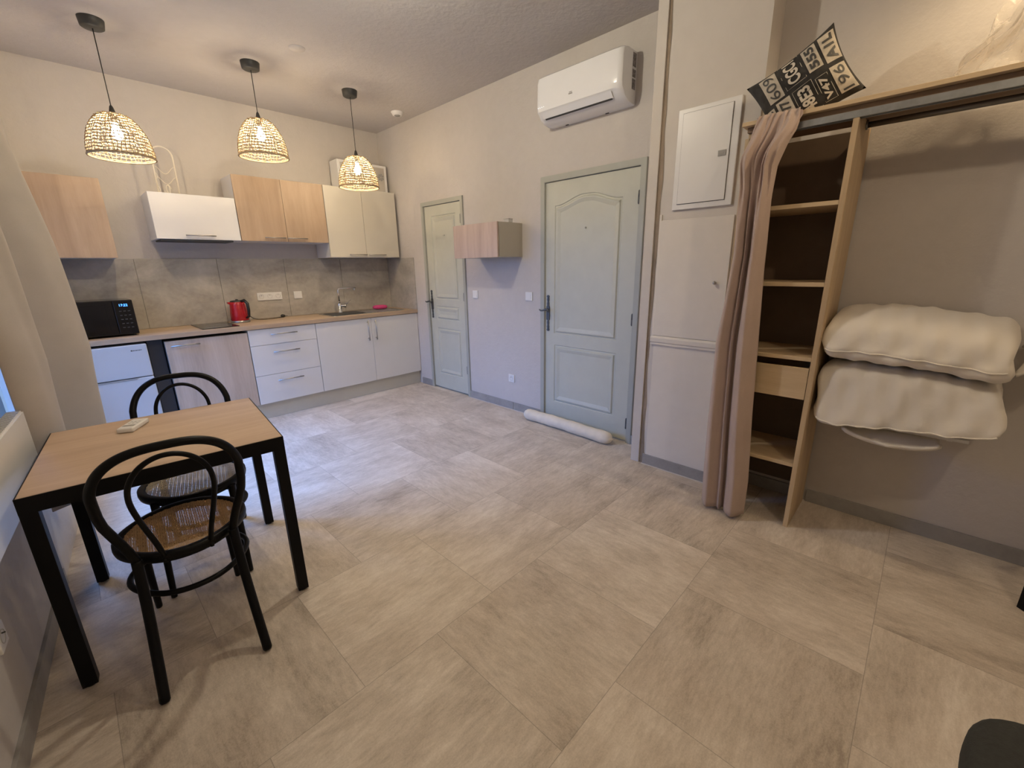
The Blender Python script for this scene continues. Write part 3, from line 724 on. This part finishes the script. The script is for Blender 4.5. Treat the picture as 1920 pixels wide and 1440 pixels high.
# ------------------------------------------------------------------ pendants
def pendant(x, y, zb, rise, label, seed, first=None):
    rnd = random.Random(seed)
    t = thing('pendant_lamp', (x, y, H), label, 'lamp', 'woven pendant lamps over the kitchen')
    b = B(); b.lathe([(0, -.052), (.050, -.052), (.060, -.046), (.066, -.004), (.066, 0), (0, 0)], (x, y, H), seg=32)
    part(b, 'ceiling_rose', 'lampiron', t)
    top = zb+rise
    b = B(); b.tube([(x, y, H-.05), (x, y, top+.03)], .0028, 8); part(b, 'cord', 'cable', t)
    b = B(); b.lathe([(.004, .055), (.010, .045), (.016, .02), (.018, -.01), (.018, -.045), (.0, -.045)], (x, y, top+.0), seg=18); part(b, 'lamp_holder', 'lampiron', t)
    def R(u):  # u 0 top .. 1 bottom
        return .055+(.176-.055)*math.sin(min(1, u*1.02)*PI/2)**.62 if u > 0 else .03
    def Z(u): return top-rise*(u**1.12)
    b = B(); rows = 14; seg = 88
    for i in range(rows):
        u = (i+.6)/rows; ph = rnd.random()*6
        for s_ in (0, 1):
            b.tube([(x+(R(u)+.0032*math.sin(k_*22*2*PI/seg*1.0+ph+s_*PI))*math.cos(2*PI*k_/seg), y+(R(u)+.0032*math.sin(k_*22*2*PI/seg+ph+s_*PI))*math.sin(2*PI*k_/seg), Z(u)+.0022*math.sin(k_*11*2*PI/seg+ph*2)+(.0016 if s_ else -.0016)) for k_ in range(seg)], .0019+.0007*rnd.random(), 4, True)
    for k_ in range(46):
        a = 2*PI*k_/46+rnd.uniform(-.02, .02)
        b.tube([(x+R(j/12)*math.cos(a+.03*math.sin(j*1.3+k_)), y+R(j/12)*math.sin(a+.03*math.sin(j*1.3+k_)), Z(j/12)) for j in range(0, 13)], .0023, 4)
    b.lathe([(.03, top-zb+.002), (.056, top-zb-.001), (.056, top-zb-.004), (.03, top-zb-.002)], (x, y, zb), seg=24)
    b.tube([(x+.177*math.cos(a*PI/30), y+.177*math.sin(a*PI/30), zb) for a in range(60)], .0055, 8, True)
    part(b, 'lamp_shade', 'rope', t)
    b = B(); zz = top-.05
    b.lathe([(.0, 0), (.013, 0), (.014, -.018), (.024, -.040), (.030, -.062), (.028, -.080), (.016, -.096), (0, -.100)], (x, y, zz), seg=20); part(b, 'bulb', 'bulb', t)
    return t
pendant(-2.484, -.967, 2.155, .255, 'woven pendant lamp nearest the window curtain, leftmost of three', 1)
pendant(-1.604, -.991, 2.282, .268, 'woven pendant lamp hanging highest, middle of the three', 2)
pendant(-.811, -.993, 2.143, .262, 'woven pendant lamp in front of the corner box, rightmost of three', 3)
# two bare ceiling bulbs outside the picture that light the room
def bare_bulb(x, y, zc, mat, label, r=.035):
    t = thing('ceiling_bulb', (x, y, H), label, 'lamp')
    b = B(); b.lathe([(0, -.03), (.045, -.03), (.05, 0), (0, 0)], (x, y, H), seg=24); part(b, 'ceiling_rose', 'plastic', t)
    b = B(); b.tube([(x, y, H-.03), (x, y, zc+r+.02)], .018, 12); part(b, 'lamp_holder', 'plastic', t)
    b = B(); b.lathe([(0, r)]+[(r*math.sin(a), r*math.cos(a)) for a in [i*PI/12 for i in range(1, 12)]]+[(0, -r)], (x, y, zc), seg=20); part(b, 'bulb', mat, t)
    return t
bare_bulb(-1.75, -2.95, 2.80, 'roombulb', 'bare ceiling bulb over the middle of the room')
MAT['closetbulb'] = emis('closet_bulb', (1, .75, .45), 390)
cb = bare_bulb(-.545, -5.335, 2.80, 'closetbulb', 'warm ceiling bulb in an opaque shade above the closet end')
b = B(); b.lathe([(.05, 2.90), (.125, 2.885), (.128, 2.745), (.124, 2.745), (.120, 2.88), (.05, 2.894)], (-.545, -5.335, 0), seg=36); part(b, 'lamp_shade', 'lampiron', cb)
MAT['rearfill'] = emis('rear_fill_light', (1, .81, .56), 350)
bare_bulb(-2.0, -5.9, 2.78, 'rearfill', 'added warm fill bulb at the unseen rear of the room')  # added fill light behind the camera, lifts the floor and rear
# ------------------------------------------------------------------ table
TC = Vector((-2.781, -2.812, 0)); TR = math.radians(-5.9)
tb = thing('dining_table', TC, 'square dining table with oak top and black square metal legs', 'table'); tb.rotation_euler.z = TR; tb['_w'] = [0, 0, 0]
hx, hy = .374, .366
b = B(); b.box((-hx+.004, -hy+.004, .728), (hx-.004, hy-.004, .7505), .0008); part(b, 'tabletop', 'tabletop', tb)
b = B()
for a, c in (((-hx, -hy), (hx, -hy+.03)), ((-hx, hy-.03), (hx, hy)), ((-hx, -hy+.03), (-hx+.03, hy-.03)), ((hx-.03, -hy+.03), (hx, hy-.03))): b.box((*a, .695), (*c, .7275 if 0 else .728))
for a, c in (((-hx, -hy), (hx, -hy+.004)), ((-hx, hy-.004), (hx, hy)), ((-hx, -hy), (-hx+.004, hy)), ((hx-.004, -hy), (hx, hy))): b.box((*a, .728), (*c, .7495))
part(b, 'frame', 'black', tb)
for sx in (-1, 1):
    for sy in (-1, 1):
        b = B(); x0, y0 = sx*hx, sy*hy; b.box((x0, y0, .008), (x0-sx*.042, y0-sy*.042, .695), .0015); lg = part(b, 'leg', 'black', tb)
        b = B(); b.lathe([(.014, 0), (.014, .009)], (x0-sx*.021, y0-sy*.021, 0), seg=12); part(b, 'foot', 'blackp', tb, lg)
# ------------------------------------------------------------------ chairs
def make_chair(name, cane, label):
    t = thing(name, (0, 0, 0), label, 'chair')
    a_, b_ = .205, .208; zs = .462
    def seat_r(th):  # slightly squared circle
        return 1.0+.018*math.cos(4*th)
    def ringpts(r, z, n=64, sx=1): return [(a_*r*seat_r(2*PI*k/n)*math.cos(2*PI*k/n), b_*r*seat_r(2*PI*k/n)*math.sin(2*PI*k/n), z) for k in range(n)]
    b = B(); n = 64
    loops = [(1.0, zs-.034), (1.015, zs-.02), (1.01, zs-.004), (.985, zs), (.90, zs), (.865, zs-.006), (.865, zs-.034)]
    rs = [[b.bm.verts.new(p) for p in ringpts(r, z)] for r, z in loops]
    for i in range(len(rs)):
        for k in range(n):
            f = b.bm.faces.new([rs[i][k], rs[i][(k+1) % n], rs[(i+1) % len(rs)][(k+1) % n], rs[(i+1) % len(rs)][k]]); f.smooth = True
    st = part(b, 'seat_frame', 'bentwood', t)
    # cane: two straight directions and two diagonals, dished slightly
    b = B(); R0 = .872; pitch = .0145; w_ = .0019
    def strand(nx, ny, c, w_, dz):
        dx, dy = -ny, nx; L = []
        rr_ = a_*R0; h2 = rr_*rr_-c*c
        if h2 <= 0: return
        h = math.sqrt(h2); m = max(2, int(h/.03)); pa, pb = [], []
        for i in range(m+1):
            s_ = -h+2*h*i/m
            for lst, o_ in ((pa, -w_), (pb, w_)):
                x = nx*(c+o_)+dx*s_; y = ny*(c+o_)+dy*s_; r2 = (x*x+y*y)/(rr_*rr_)
                lst.append(b.bm.verts.new((x, y, zs-.006-.004*(1-r2)+dz)))
        for i in range(m): b.bm.faces.new([pa[i], pa[i+1], pb[i+1], pb[i]])
    k = int(a_/pitch)+1
    for i in range(-k, k+1):
        for o_ in (-.0027, .0027):
            strand(1, 0, i*pitch+o_, .0022, 0); strand(0, 1, i*pitch+o_, .0022, .0008)
    s2 = math.sqrt(.5); pd = pitch*s2*1.0
    k = int(a_/pd)+1
    for i in range(-k, k+1):
        strand(s2, s2, i*pd, .0022, .0014) if i % 2 else None; strand(s2, -s2, i*pd, .0022, .0020) if i % 2 else None
    part(b, 'cane_seat', cane, t)
    # back hoop running on into the two rear legs (front is +y, back is -y)
    hoop = []
    for i in range(41):
        a = PI*i/40; ca, sa = math.cos(a), math.sin(a)
        x = -.197*math.copysign(abs(ca)**.72, ca); z = .70+.195*abs(sa)**.86
        y = -.158-.155*((z-.46)/.43)**1.0
        hoop.append((x, y-.02*sa, z))
    low = lambda sx: [(sx*.156, -.350, 0.004), (sx*.152, -.300, .10), (sx*.147, -.243, .22), (sx*.143, -.198, .35), (sx*.141, -.180, .46), (sx*.155, -.193, .52), (sx*.176, -.214, .59), (sx*.193, -.236, .655)]
    def smooth(pts, it=2):
        for _ in range(it):
            q = [Vector(pts[0])]
            for i in range(len(pts)-1):
                a, c = Vector(pts[i]), Vector(pts[i+1]); q += [a*.75+c*.25, a*.25+c*.75]
            q.append(Vector(pts[-1])); pts = q
        return pts
    pts = smooth(low(-1)[4:]+hoop[3:-3]+list(reversed(low(1)[4:])), 1)
    part(B().tube(pts, .0142, 12), 'back_hoop', 'bentwood', t)
    inner = [(-.068, -.197, .455), (-.078, -.215, .52), (-.100, -.245, .62), (-.112, -.27, .70)]+[(-.112*math.cos(a), -.285-.025*math.sin(a), .72+.135*math.sin(a)) for a in [PI*i/14 for i in range(1, 14)]]+[(.112, -.27, .70), (.100, -.245, .62), (.078, -.215, .52), (.068, -.197, .455)]
    b = B(); b.tube(smooth(inner, 2), .0085, 10); part(b, 'inner_hoop', 'bentwood', t)
    for sx in (-1, 1):
        part(B().tube(smooth(low(sx)[:5], 2), [.0125]*1+[.016]*(len(smooth(low(sx)[:5], 2))-1), 12), 'leg', 'bentwood', t)
        fl = [(sx*.148, .215, .004), (sx*.146, .185, .16), (sx*.143, .160, .32), (sx*.141, .150, .44)]
        q = smooth(fl, 2); part(B().tube(q, [.0115+.005*i/(len(q)-1) for i in range(len(q))], 12), 'leg', 'bentwood', t)
    b = B(); zr = .296
    b.tube([((.183+.006*math.cos(4*a))*math.cos(a), -.012+.190*math.sin(a), zr) for a in [2*PI*k/56 for k in range(56)]], .0105, 10, True)
    part(b, 'stretcher_ring', 'bentwood', t)
    b = B()
    for sx in (-1, 1): b.lathe([(0, 0), (.007, .002), (.007, .014), (.003, .018)], (sx*.068, -.197, .425), seg=10)
    part(b, 'bolt', 'bentwood', t)
    return t
c1 = make_chair('bentwood_chair', 'cane', 'black bentwood chair with brown cane seat, on the camera side of the table')
c1.location = (-2.812, -3.072, 0); c1.rotation_euler.z = math.radians(-5)
c1['group'] = 'bentwood chairs at the table'
def copy_tree(o, parent=None):
    c = o.copy(); S.collection.objects.link(c); c.parent = parent
    for ch in o.children: copy_tree(ch, c)
    return c
c2 = copy_tree(c1); c2['label'] = 'black bentwood chair with paler cane seat, on the kitchen side of the table'
c2.location = (-2.698, -2.643, 0); c2.rotation_euler.z = math.radians(180-11)
for ch in c2.children:
    if ch.name.startswith('cane_seat'):
        ch.data = ch.data.copy(); ch.data.materials[0] = MAT['canepale']
# remote on the table
rm = thing('remote_control', (-2.858, -2.605, .7505), 'white air conditioner remote control lying on the table', 'remote'); rm.rotation_euler.z = math.radians(-30); rm['_w'] = [0, 0, 0]
part(B().box((-.030, -.068, 0.0005), (.030, .068, .021), .006, seg=3), 'casing', 'plastic', rm)
part(B().box((-.022, -.040, .0208), (.022, -.022, .0218), .0005), 'screen', 'grey', rm)
rbm = plain('remote_button', (.5, .5, .5), .5)
for i in range(3):
    for j in range(2): part(B().box((-.018+i*.014, .0+j*.02, .0208), (-.009+i*.014, .008+j*.02, .0216)), 'button', rbm, rm)
# ------------------------------------------------------------------ left wall: radiator and curtain
rd = thing('radiator', LW(.2, .03, .62), 'white electric panel radiator on the left wall behind the table', 'radiator')
b = B()
def lbox(b, s0, s1, o0, o1, z0, z1, bev):
    t = bmesh.new(); bmesh.ops.create_cube(t, size=1)
    for v in t.verts: v.co = Vector((s0+(v.co.x+.5)*(s1-s0), o0+(v.co.y+.5)*(o1-o0), z0+(v.co.z+.5)*(z1-z0)))
    if bev: bmesh.ops.bevel(t, geom=t.edges[:], offset=bev, segments=3, affect='EDGES')
    for v in t.verts: v.co = LW(v.co.x, v.co.y, v.co.z)
    b.merge(t)
lbox(b, -.62, .675, .018, .070, .60, .875, .006); part(b, 'panel', 'plastic', rd)
b = B()
for i in range(60): lbox(b, -.58+i*.021, -.572+i*.021, .025, .062, .8735, .8765, 0)
part(b, 'grille', 'grey', rd)
b = B(); lbox(b, -.45, -.40, 0, .02, .65, .83, 0); lbox(b, .45, .50, 0, .02, .65, .83, 0); part(b, 'bracket', 'grey', rd)
# window curtain hanging in thick folds beside the glazed door
def lerp(T, z):
    for (a, va), (c, vc) in zip(T, T[1:]):
        if z <= c: return va+(vc-va)*max(0, (z-a)/(c-a))
    return T[-1][1]
def catmull(P, t):
    n = len(P)-1; i = min(int(t*n), n-1); f = t*n-i
    p0, p1, p2, p3 = P[max(i-1, 0)], P[i], P[i+1], P[min(i+2, n)]
    return [.5*((2*b_)+(-a_+c_)*f+(2*a_-5*b_+4*c_-d_)*f*f+(-a_+3*b_-3*c_+d_)*f**3) for a_, b_, c_, d_ in zip(p0, p1, p2, p3)]
CP = [(.685, .05), (.70, .075), (.745, .125), (.80, .150), (.87, .075), (.92, .085), (.98, .19), (1.04, .245), (1.10, .262), (1.15, .235), (1.16, .17), (1.12, .10), (1.18, .06)]
def cfun(u, v):
    s_, o_ = catmull(CP, u); z = .40+v*2.01
    k = lerp([(0, .86), (.35, .90), (.6, .98), (1.05, 1.09), (1.54, .97), (2.1, .70), (2.41, .50)], z)
    s2_ = s_-.03*(z-1)*(1 if u < .3 else 0)*0
    o2 = o_*k+.006*math.sin(z*4+u*30)
    return LW(s_+.008*math.sin(z*3+u*20), max(o2, .03), z)
b = B(); b.grid(cfun, 130, 40); cu_ = b.build('window_curtain', 'curtain'); origin(cu_, LW(1.05, .1, 2.4))
sm = cu_.modifiers.new('thick', 'SOLIDIFY'); sm.thickness = .004
tag(cu_, 'long beige curtain hanging in deep folds at the window beside the fridge', 'curtain')
b = B(); b.tube([LW(.35, .10, 2.43), LW(1.27, .10, 2.43)], .012, 12)
b.tube([LW(.45, 0, 2.43), LW(.45, .1, 2.43)], .008, 8); b.tube([LW(1.2, 0, 2.43), LW(1.2, .1, 2.43)], .008, 8)
tag(origin(b.build('curtain_rod', 'iron'), LW(1.5, .1, 2.43)), 'dark curtain rod above the window at the left wall', 'rod')
# ------------------------------------------------------------------ closet
XF = -.461
cl = thing('open_wardrobe', (-.28, -4.7, 0), 'open beech wardrobe with narrow shelf column, drawer and hanging rail', 'wardrobe')
def upright(y0, y1, xb):
    b = B(); b.prism([(XF, .0), (XF, 1.992), (XF+.045, 1.992), (XF+.045, 2.021), (xb, 2.021), (xb, .0)], 'y', y0, y1, .0008); return b
part(upright(-4.667, -4.689, XC-.013), 'side_panel', 'pine', cl)
part(upright(-4.243, -4.262, XC-.013), 'side_panel', 'pine', cl)
for z in (1.669, 1.307, .945, .374):
    part(B().box((XF+.001, -4.2625, z-.019), (XC-.014, -4.6665, z), .0008), 'shelf', 'piney', cl)
part(B().box((XC-.012, -4.2625, .10), (XC-.002, -4.6665, 2.021), .0005), 'shade_back', plain('shade_back_brown', (.14, .095, .065), .7, var=.08), cl)  # added back, its dark brown stands for the deep shade behind the shelves
b = B(); b.box((XF, -4.2645, .728), (XF+.016, -4.6645, .890), .001); drw = part(b, 'drawer', 'piney', cl)
b = B(); b.box((XF+.016, -4.275, .735), (XC-.03, -4.655, .745)); b.box((XF+.016, -4.275, .745), (XC-.03, -4.287, .87)); b.box((XF+.016, -4.643, .745), (XC-.03, -4.655, .87)); b.box((XC-.042, -4.287, .745), (XC-.03, -4.643, .87)); part(b, 'drawer_box', 'piney', cl, drw)
part(B().box((XF-.014, -4.226, 2.046), (-.158, -5.365, 2.064), .001), 'top_board', 'piney', cl)
part(B().box((XF+.022, -4.242, 2.022), (-.17, -5.36, 2.0455), .001), 'batten', 'pineshade', cl)  # darker wood tone carries the shade under the top board
b = B(); b.prism([(XF+.0, 2.021), (XF+.0, 1.993), (XF+.008, 1.993), (XF+.008, 2.000), (XF+.034, 2.000), (XF+.034, 1.993), (XF+.042, 1.993), (XF+.042, 2.021)], 'y', -4.30, -5.36, .0006); part(b, 'door_track', 'galv', cl)
b = B(); b.tube([(-.25, -4.69, 2.001), (-.25, -5.36, 2.001)], .0125, 14); b.lathe([(.02, 0), (.02, .006), (.014, .007)], (-.25, -4.69, 2.001), (0, -1, 0), 16); part(b, 'hanging_rod', 'rodm', cl)
b = B(); b.box((-.30, -5.345, 1.98), (XC, -5.365, 2.0215)); b.box((XC-.012, -5.34, 1.85), (XC, -5.37, 2.02)); part(b, 'bracket', 'grey', cl)
# tied-back closet curtain draped over the top board
LE = [(-.02, -4.250), (.225, -4.240), (.5, -4.232), (.99, -4.226), (1.44, -4.268), (1.62, -4.262), (1.75, -4.262), (1.885, -4.245), (1.96, -4.27), (2.03, -4.285), (2.08, -4.30)]
RE = [(-.02, -4.482), (.225, -4.480), (.6, -4.452), (1.064, -4.428), (1.384, -4.412), (1.70, -4.406), (1.845, -4.412), (1.93, -4.44), (2.0, -4.474), (2.08, -4.468)]
def lerp(T, z):
    for (a, va), (c, vc) in zip(T, T[1:]):
        if z <= c: return va+(vc-va)*max(0, (z-a)/(c-a))
    return T[-1][1]
FP = [(-.03,), (.006,), (.030,), (.034,), (.012,), (-.008,), (.014,), (-.030,), (.012,), (.040,), (.052,), (.046,), (.022,), (-.035,)]
def tf(u, v):
    z = .022+v*2.052; yl, yr = lerp(LE, z), lerp(RE, z); pinch = math.exp(-((z-1.80)/.16)**2)
    y = yl+(yr-yl)*(u+.018*math.sin(u*19+z*1.2))
    f = catmull(FP, min(1, max(0, u+.012*math.sin(z*1.7))))[0]
    f *= (1-.35*pinch); f += .010*math.sin(u*14*PI+z*9)*pinch
    x = -.535-f-.012*(1-z/2.0)
    if z > 1.9:   # hangs down from the board edge
        q = (z-1.9)/.17; x = x*(1-q)+(-.487-.006*math.sin(u*40))*q
    z2 = z-.0*u
    return Vector((x, y, max(z2, .012)))
b = B(); b.grid(tf, 150, 70)
cc = b.build('wardrobe_curtain', 'taupe'); origin(cc, (-.54, -4.36, 2.05)); cc.modifiers.new('t', 'SOLIDIFY').thickness = .003
tag(cc, 'taupe fabric curtain bunched at the left end of the open wardrobe', 'curtain')
b = B()
def flap(u, v):
    y = -4.29-.185*u-.008*math.sin(v*5); z = 2.067-.055*v*(1-u)**.3-.075*v*u+.010*math.sin(u*26)*v
    x = -.478-.012*v-.012*math.sin(u*22)*v-.02*u*v
    return Vector((x, y, z))
b.grid(flap, 40, 10)
def back(u, v): return Vector((-.478+.12*v, -4.29-.18*u, 2.067+.006*math.sin(u*30)*math.sin(v*3+.3)+.0015))
b.grid(back, 40, 6); fo = b.build('folded_top', 'taupe')
fo.data.transform(Matrix.Translation(-Vector((-.54, -4.36, 2.05)))); fo.parent = cc
# duvets on a narrow wall shelf
ws = thing('wall_shelf', (-.15, -5.0, .575), 'narrow white wall shelf hidden under the folded duvets', 'shelf')
part(B().box((-.22, -4.76, .585), (XC, -5.28, .600), .001), 'board', 'white', ws)
for y_ in (-4.86, -5.21): part(B().box((-.19, y_, .573), (XC, y_-.02, .585)), 'bracket', 'white', ws)
def super_quilt(name, label, sec, y0, y1, seam, seed, sag, taper, hem=None):
    """folded quilt: section sec(v,u)->(x,z) swept along y with soft closed ends"""
    rnd = random.Random(seed); ph = [rnd.uniform(0, 6) for _ in range(8)]
    def f(u, v):
        w_ = 2*u-1; endp = max(0, 1-abs(w_)**12)**.5; x, z, cx, cz = sec(v, u)
        q = .55+.45*endp
        x = cx+(x-cx)*(.90+.10*endp); z = cz+(z-cz)*q
        rad = math.hypot(x-cx, z-cz)+1e-6
        pk = .0035*math.sin(u*31+4*v*6+ph[0])+.0025*math.sin(u*53-11*v+ph[1])+.004*math.sin(u*11+14*v+ph[2])
        x += (x-cx)/rad*pk; z += (z-cz)/rad*pk-sag(u)
        y = y0+(y1-y0)*u+taper*(z-cz)*(1 if u > .5 else -1)*0+.010*math.sin(v*13+ph[3])*abs(w_)**3
        return Vector((x, y, z))
    t = thing(name, ((sec(0, .5)[2]), (y0+y1)/2, sec(0, .5)[3]-.12), label, 'duvet')
    b = B(); nu, nv = 72, 64
    vs = [[b.bm.verts.new(f(i/nu, j/nv)) for j in range(nv)] for i in range(nu+1)]
    for i in range(nu):
        for j in range(nv):
            q = b.bm.faces.new([vs[i][j], vs[i+1][j], vs[i+1][(j+1) % nv], vs[i][(j+1) % nv]]); q.smooth = True
    for row_ in (vs[0], vs[-1]):
        c = b.bm.verts.new(sum((v.co for v in row_), Vector())/nv)
        for j in range(nv): b.bm.faces.new([row_[j], row_[(j+1) % nv], c]).smooth = True
    part(b, 'cover', 'downs', t)
    b = B(); b.tube([f(.02+.96*i/90, seam)+Vector((-.0025, 0, -.001)) for i in range(91)], .0034, 6); part(b, 'piping', 'downs', t)
    return t
def interp_loop(P, v):
    n = len(P); k = v*n; i = int(k) % n; f = k-int(k)
    p = [P[(i+d) % n] for d in (-1, 0, 1, 2)]
    return [.5*((2*b_)+(-a_+c_)*f+(2*a_-5*b_+4*c_-d_)*f*f+(-a_+3*b_-3*c_+d_)*f**3) for a_, b_, c_, d_ in zip(*p)]
UP = [(-.09, 1.175), (-.22, 1.19), (-.34, 1.165), (-.415, 1.10), (-.438, 1.02), (-.443, .985), (-.425, .95), (-.36, .935), (-.24, .94), (-.11, .95), (-.088, 1.0), (-.086, 1.10)]
LO = [(-.09, .925), (-.22, .930), (-.34, .925), (-.400, .885), (-.420, .80), (-.434, .70), (-.440, .630), (-.425, .610), (-.34, .612), (-.22, .612), (-.10, .615), (-.088, .70), (-.086, .84)]
def secU(v, u): 
    x, z = interp_loop(UP, v); return x, z, -.25, 1.06
def secL(v, u):
    x, z = interp_loop(LO, v); k = max(0, .84-z)/.24
    z += .075*u*k if x < -.2 else 0
    z -= (.045*max(0, u-.2)**1.2-.012*math.sin(u*PI)+.008)*min(1, max(0, (z-.80)/.12))
    return x, z, -.25, .77
super_quilt('duvet', 'folded white duvet, upper of the two piled beside the shelf column', secU, -4.699, -5.325, 5.0/12, 3, lambda u: .045*max(0, u-.2)**1.2-.012*math.sin(u*PI), 0)
dv = super_quilt('duvet', 'folded white duvet, lower of the pair with its corner drooping', secL, -4.704, -5.340, 6.3/13, 5, lambda u: 0, 0)
def piece(fn, nu, nv, th=.012):
    o = B().grid(fn, nu, nv).build('loose_corner', 'downs', dv)
    o.data.transform(Matrix.Translation(-Vector(dv['_w']))) if False else None
    o.modifiers.new('t', 'SOLIDIFY').thickness = th; return o
piece(lambda u, v: Vector((-.30-.105*math.sin(PI*v*.55), -4.84-.34*u, .607-.045*math.sin(PI*v*.55)*math.sin(PI*u)**.6)), 24, 12)
piece(lambda u, v: Vector((-.095-.2*v+.02*math.sin(u*5), -5.365-.12*u-.02*math.sin(v*5), .99+.05*math.cos(v*PI)*(1-u)+.02*u)), 16, 10)
# cushion with number-plate print on the top board
cz = thing('cushion', (-.40, -4.42, 2.065), 'black and white cushion printed with number plates on the wardrobe top', 'cushion')
# frame of the cushion: e1 along its width, e2 up its face, n towards the room
P0 = Vector((-.36, -4.425, 2.208)); e1 = Vector((.06, -.90, .50)).normalized(); nn = Vector((-.93, -.16, -.06)); nn = (nn-e1*nn.dot(e1)).normalized(); e2 = nn.cross(e1).normalized()
if e2.z < 0: e2 = -e2
Wc, Hc, Dc = .185, .160, .085; P0 = P0-e2*.026
def cush(u, v, side):
    x, y = 2*u-1, 2*v-1
    px = x*(1-.10*(1-y*y)*abs(x)**2) ; py = y*(1-.12*(1-x*x)*abs(y)**2)
    th = Dc*max(0, (1-x*x))**.42*max(0, (1-y*y))**.42
    th *= 1+.12*math.sin(5*x+2*y)*math.cos(4*y)
    q = P0+e1*px*Wc+e2*py*Hc+nn*side*(th+.001); q.z = max(q.z, 2.067+.001*(side+1)); return q
b = B(); b.grid(lambda u, v: cush(u, v, 1), 28, 24); b.grid(lambda u, v: cush(u, v, -1), 28, 24)
bmesh.ops.remove_doubles(b.bm, verts=b.bm.verts[:], dist=.0025)
part(b, 'cover', plain('cushion_black', (.028, .026, .025), .9, var=.5, scale=22), cz)
plates = [('609', -.54, .46, .20, .46, 0), ('CGC1', -.06, .50, .23, .44, 1), ('555', .38, .48, .16, .42, 0), ('A1L', .78, .46, .19, .44, 0), ('21C', -.82, -.46, .14, .42, 0), ('00177', -.45, -.46, .18, .48, 0), ('48E3', -.01, -.46, .22, .46, 1), ('V47', .39, -.48, .13, .40, 1), ('196', .76, -.46, .19, .44, 0)]
def onface(px, py, up=.0018):
    u, v = (px+1)/2, (py+1)/2; u = min(.99, max(.01, u)); v = min(.99, max(.01, v)); return cush(u, v, 1)+nn*up
plm = plain('print_light', (.50, .45, .38), .9, var=.15, scale=40); ltm = plain('print_letters', (.60, .55, .48), .9)
for body, cx, cy, w_, h_, inv in plates:
    if not inv:
        part(B().grid(lambda u, v: onface(cx+(2*u-1)*w_*.94, cy+(2*v-1)*h_*.90), 22, 22), 'number_plate', plm, cz)
    else:
        part(B().tube([onface(cx+w_*.95*a_, cy+h_*.92*b_, .001) for a_, b_ in ((-1, -1), (0, -1), (1, -1), (1, 0), (1, 1), (0, 1), (-1, 1), (-1, 0))], .0009, 4, True), 'number_plate', ltm, cz)
    t = text_mesh(body, 1.0, .0 if '6' in body else .035)
    for _ in range(5):
        bmesh.ops.subdivide_edges(t, edges=[e for e in t.edges if e.calc_length() > .11], cuts=1); bmesh.ops.triangulate(t, faces=t.faces[:])
    xs_ = [q.co.x for q in t.verts]; ys_ = [q.co.y for q in t.verts]; sx_ = h_*1.6/(max(xs_)-min(xs_)); sy_ = w_*1.2/(max(ys_)-min(ys_))
    mx_ = (max(xs_)+min(xs_))/2; my_ = (max(ys_)+min(ys_))/2
    for q in t.verts: q.co = onface(cx-(q.co.y-my_)*sy_, cy+(q.co.x-mx_)*sx_, .0042)
    part(B().merge(t), 'lettering', ltm if inv else 'dark', cz)
# clear plastic bag on the top board
b = B(); rnd = random.Random(4)
def bag(u, v):
    a = u*2*PI; r = .135*(1-.30*v)*(1+.16*math.sin(3*a+v*5)+.10*math.sin(7*a-v*7))
    zz = 2.066+.245*v*(1+.25*math.sin(2*a+1))+.012*math.sin(9*a+11*v)*v
    return Vector((-.315+.75*r*math.cos(a)+.02*math.sin(v*6), -5.125+1.1*r*math.sin(a)+.03*math.sin(v*4+1), max(zz, 2.0665)))
b.grid(bag, 54, 20, closeu=True, smooth=False)
fb = b.build('plastic_bag', 'film'); origin(fb, (-.315, -5.12, 2.066)); tag(fb, 'crumpled clear plastic bag on the right end of the wardrobe top', 'bag')
# ------------------------------------------------------------------ floor objects
b = B(); p0, p1 = Vector((-.122, -2.435, .052)), Vector((-.122, -3.40, .052)); pts, rr_ = [], []
for i in range(49):
    u = i/48; e = min(u, 1-u)*.905; r = .051*min(1, (e/.045))**.5 if e < .045 else .051
    r *= 1+.03*math.sin(u*23)+.02*math.sin(u*57+1); pts.append(p0.lerp(p1, u)+Vector((.010*math.sin(u*5)-.03*(1-u)*0, 0, r-.047 if 0 else 0))); rr_.append(max(r, .004))
b.tube(pts, rr_, 20)
bo = origin(b.build('draught_excluder', 'bolster'), (-.11, -2.92, 0)); tag(bo, 'long ecru fabric draught excluder lying along the foot of the arched door', 'draught excluder')
# dark rounded upholstered stool at the lower right corner, near the camera
st = thing('footstool', (-1.945, -5.505, 0), 'dark grey rounded upholstered stool at the bottom right corner', 'stool')
def se(u, v):
    a = 2*PI*u; ca, sa = math.cos(a), math.sin(a); w = Vector((-1.945, -5.485, .405))
    rx, ry, rz = .245, .24, .06
    cv, sv = math.cos(PI*v), math.sin(PI*v)
    c_ = lambda q, e: math.copysign(abs(q)**e, q)
    return w+Vector((rx*c_(ca, .52)*c_(sv, .35), ry*c_(sa, .52)*c_(sv, .35), rz*c_(cv, .5)))
b = B(); b.grid(se, 48, 20, closeu=True); part(b, 'seat', 'darkfabric', st)
for sx in (-1, 1):
    for sy in (-1, 1):
        part(B().tube([(-1.945+sx*.15, -5.505+sy*.15, .36), (-1.945+sx*.17, -5.505+sy*.17, 0.003)], [.018, .013], 10), 'leg', 'black', st)
# black side table whose leg foot shows at the right edge
sd = thing('side_table', (-.460, -5.912, 0), 'black side table at the right edge, only one leg foot showing', 'table'); sd.rotation_euler.z = PI/4; sd['_w'] = [0, 0, 0]
part(B().box((-.275, -.275, .40), (.275, .275, .425), .002), 'tabletop', 'black', sd)
for lx in (-.26, .26):
    for ly in (-.26, .26): part(B().box((lx-.018, ly-.018, 0), (lx+.018, ly+.018, .40), .002), 'leg', 'black', sd)
for o in bpy.data.objects:
    if '_w' in o: del o['_w']
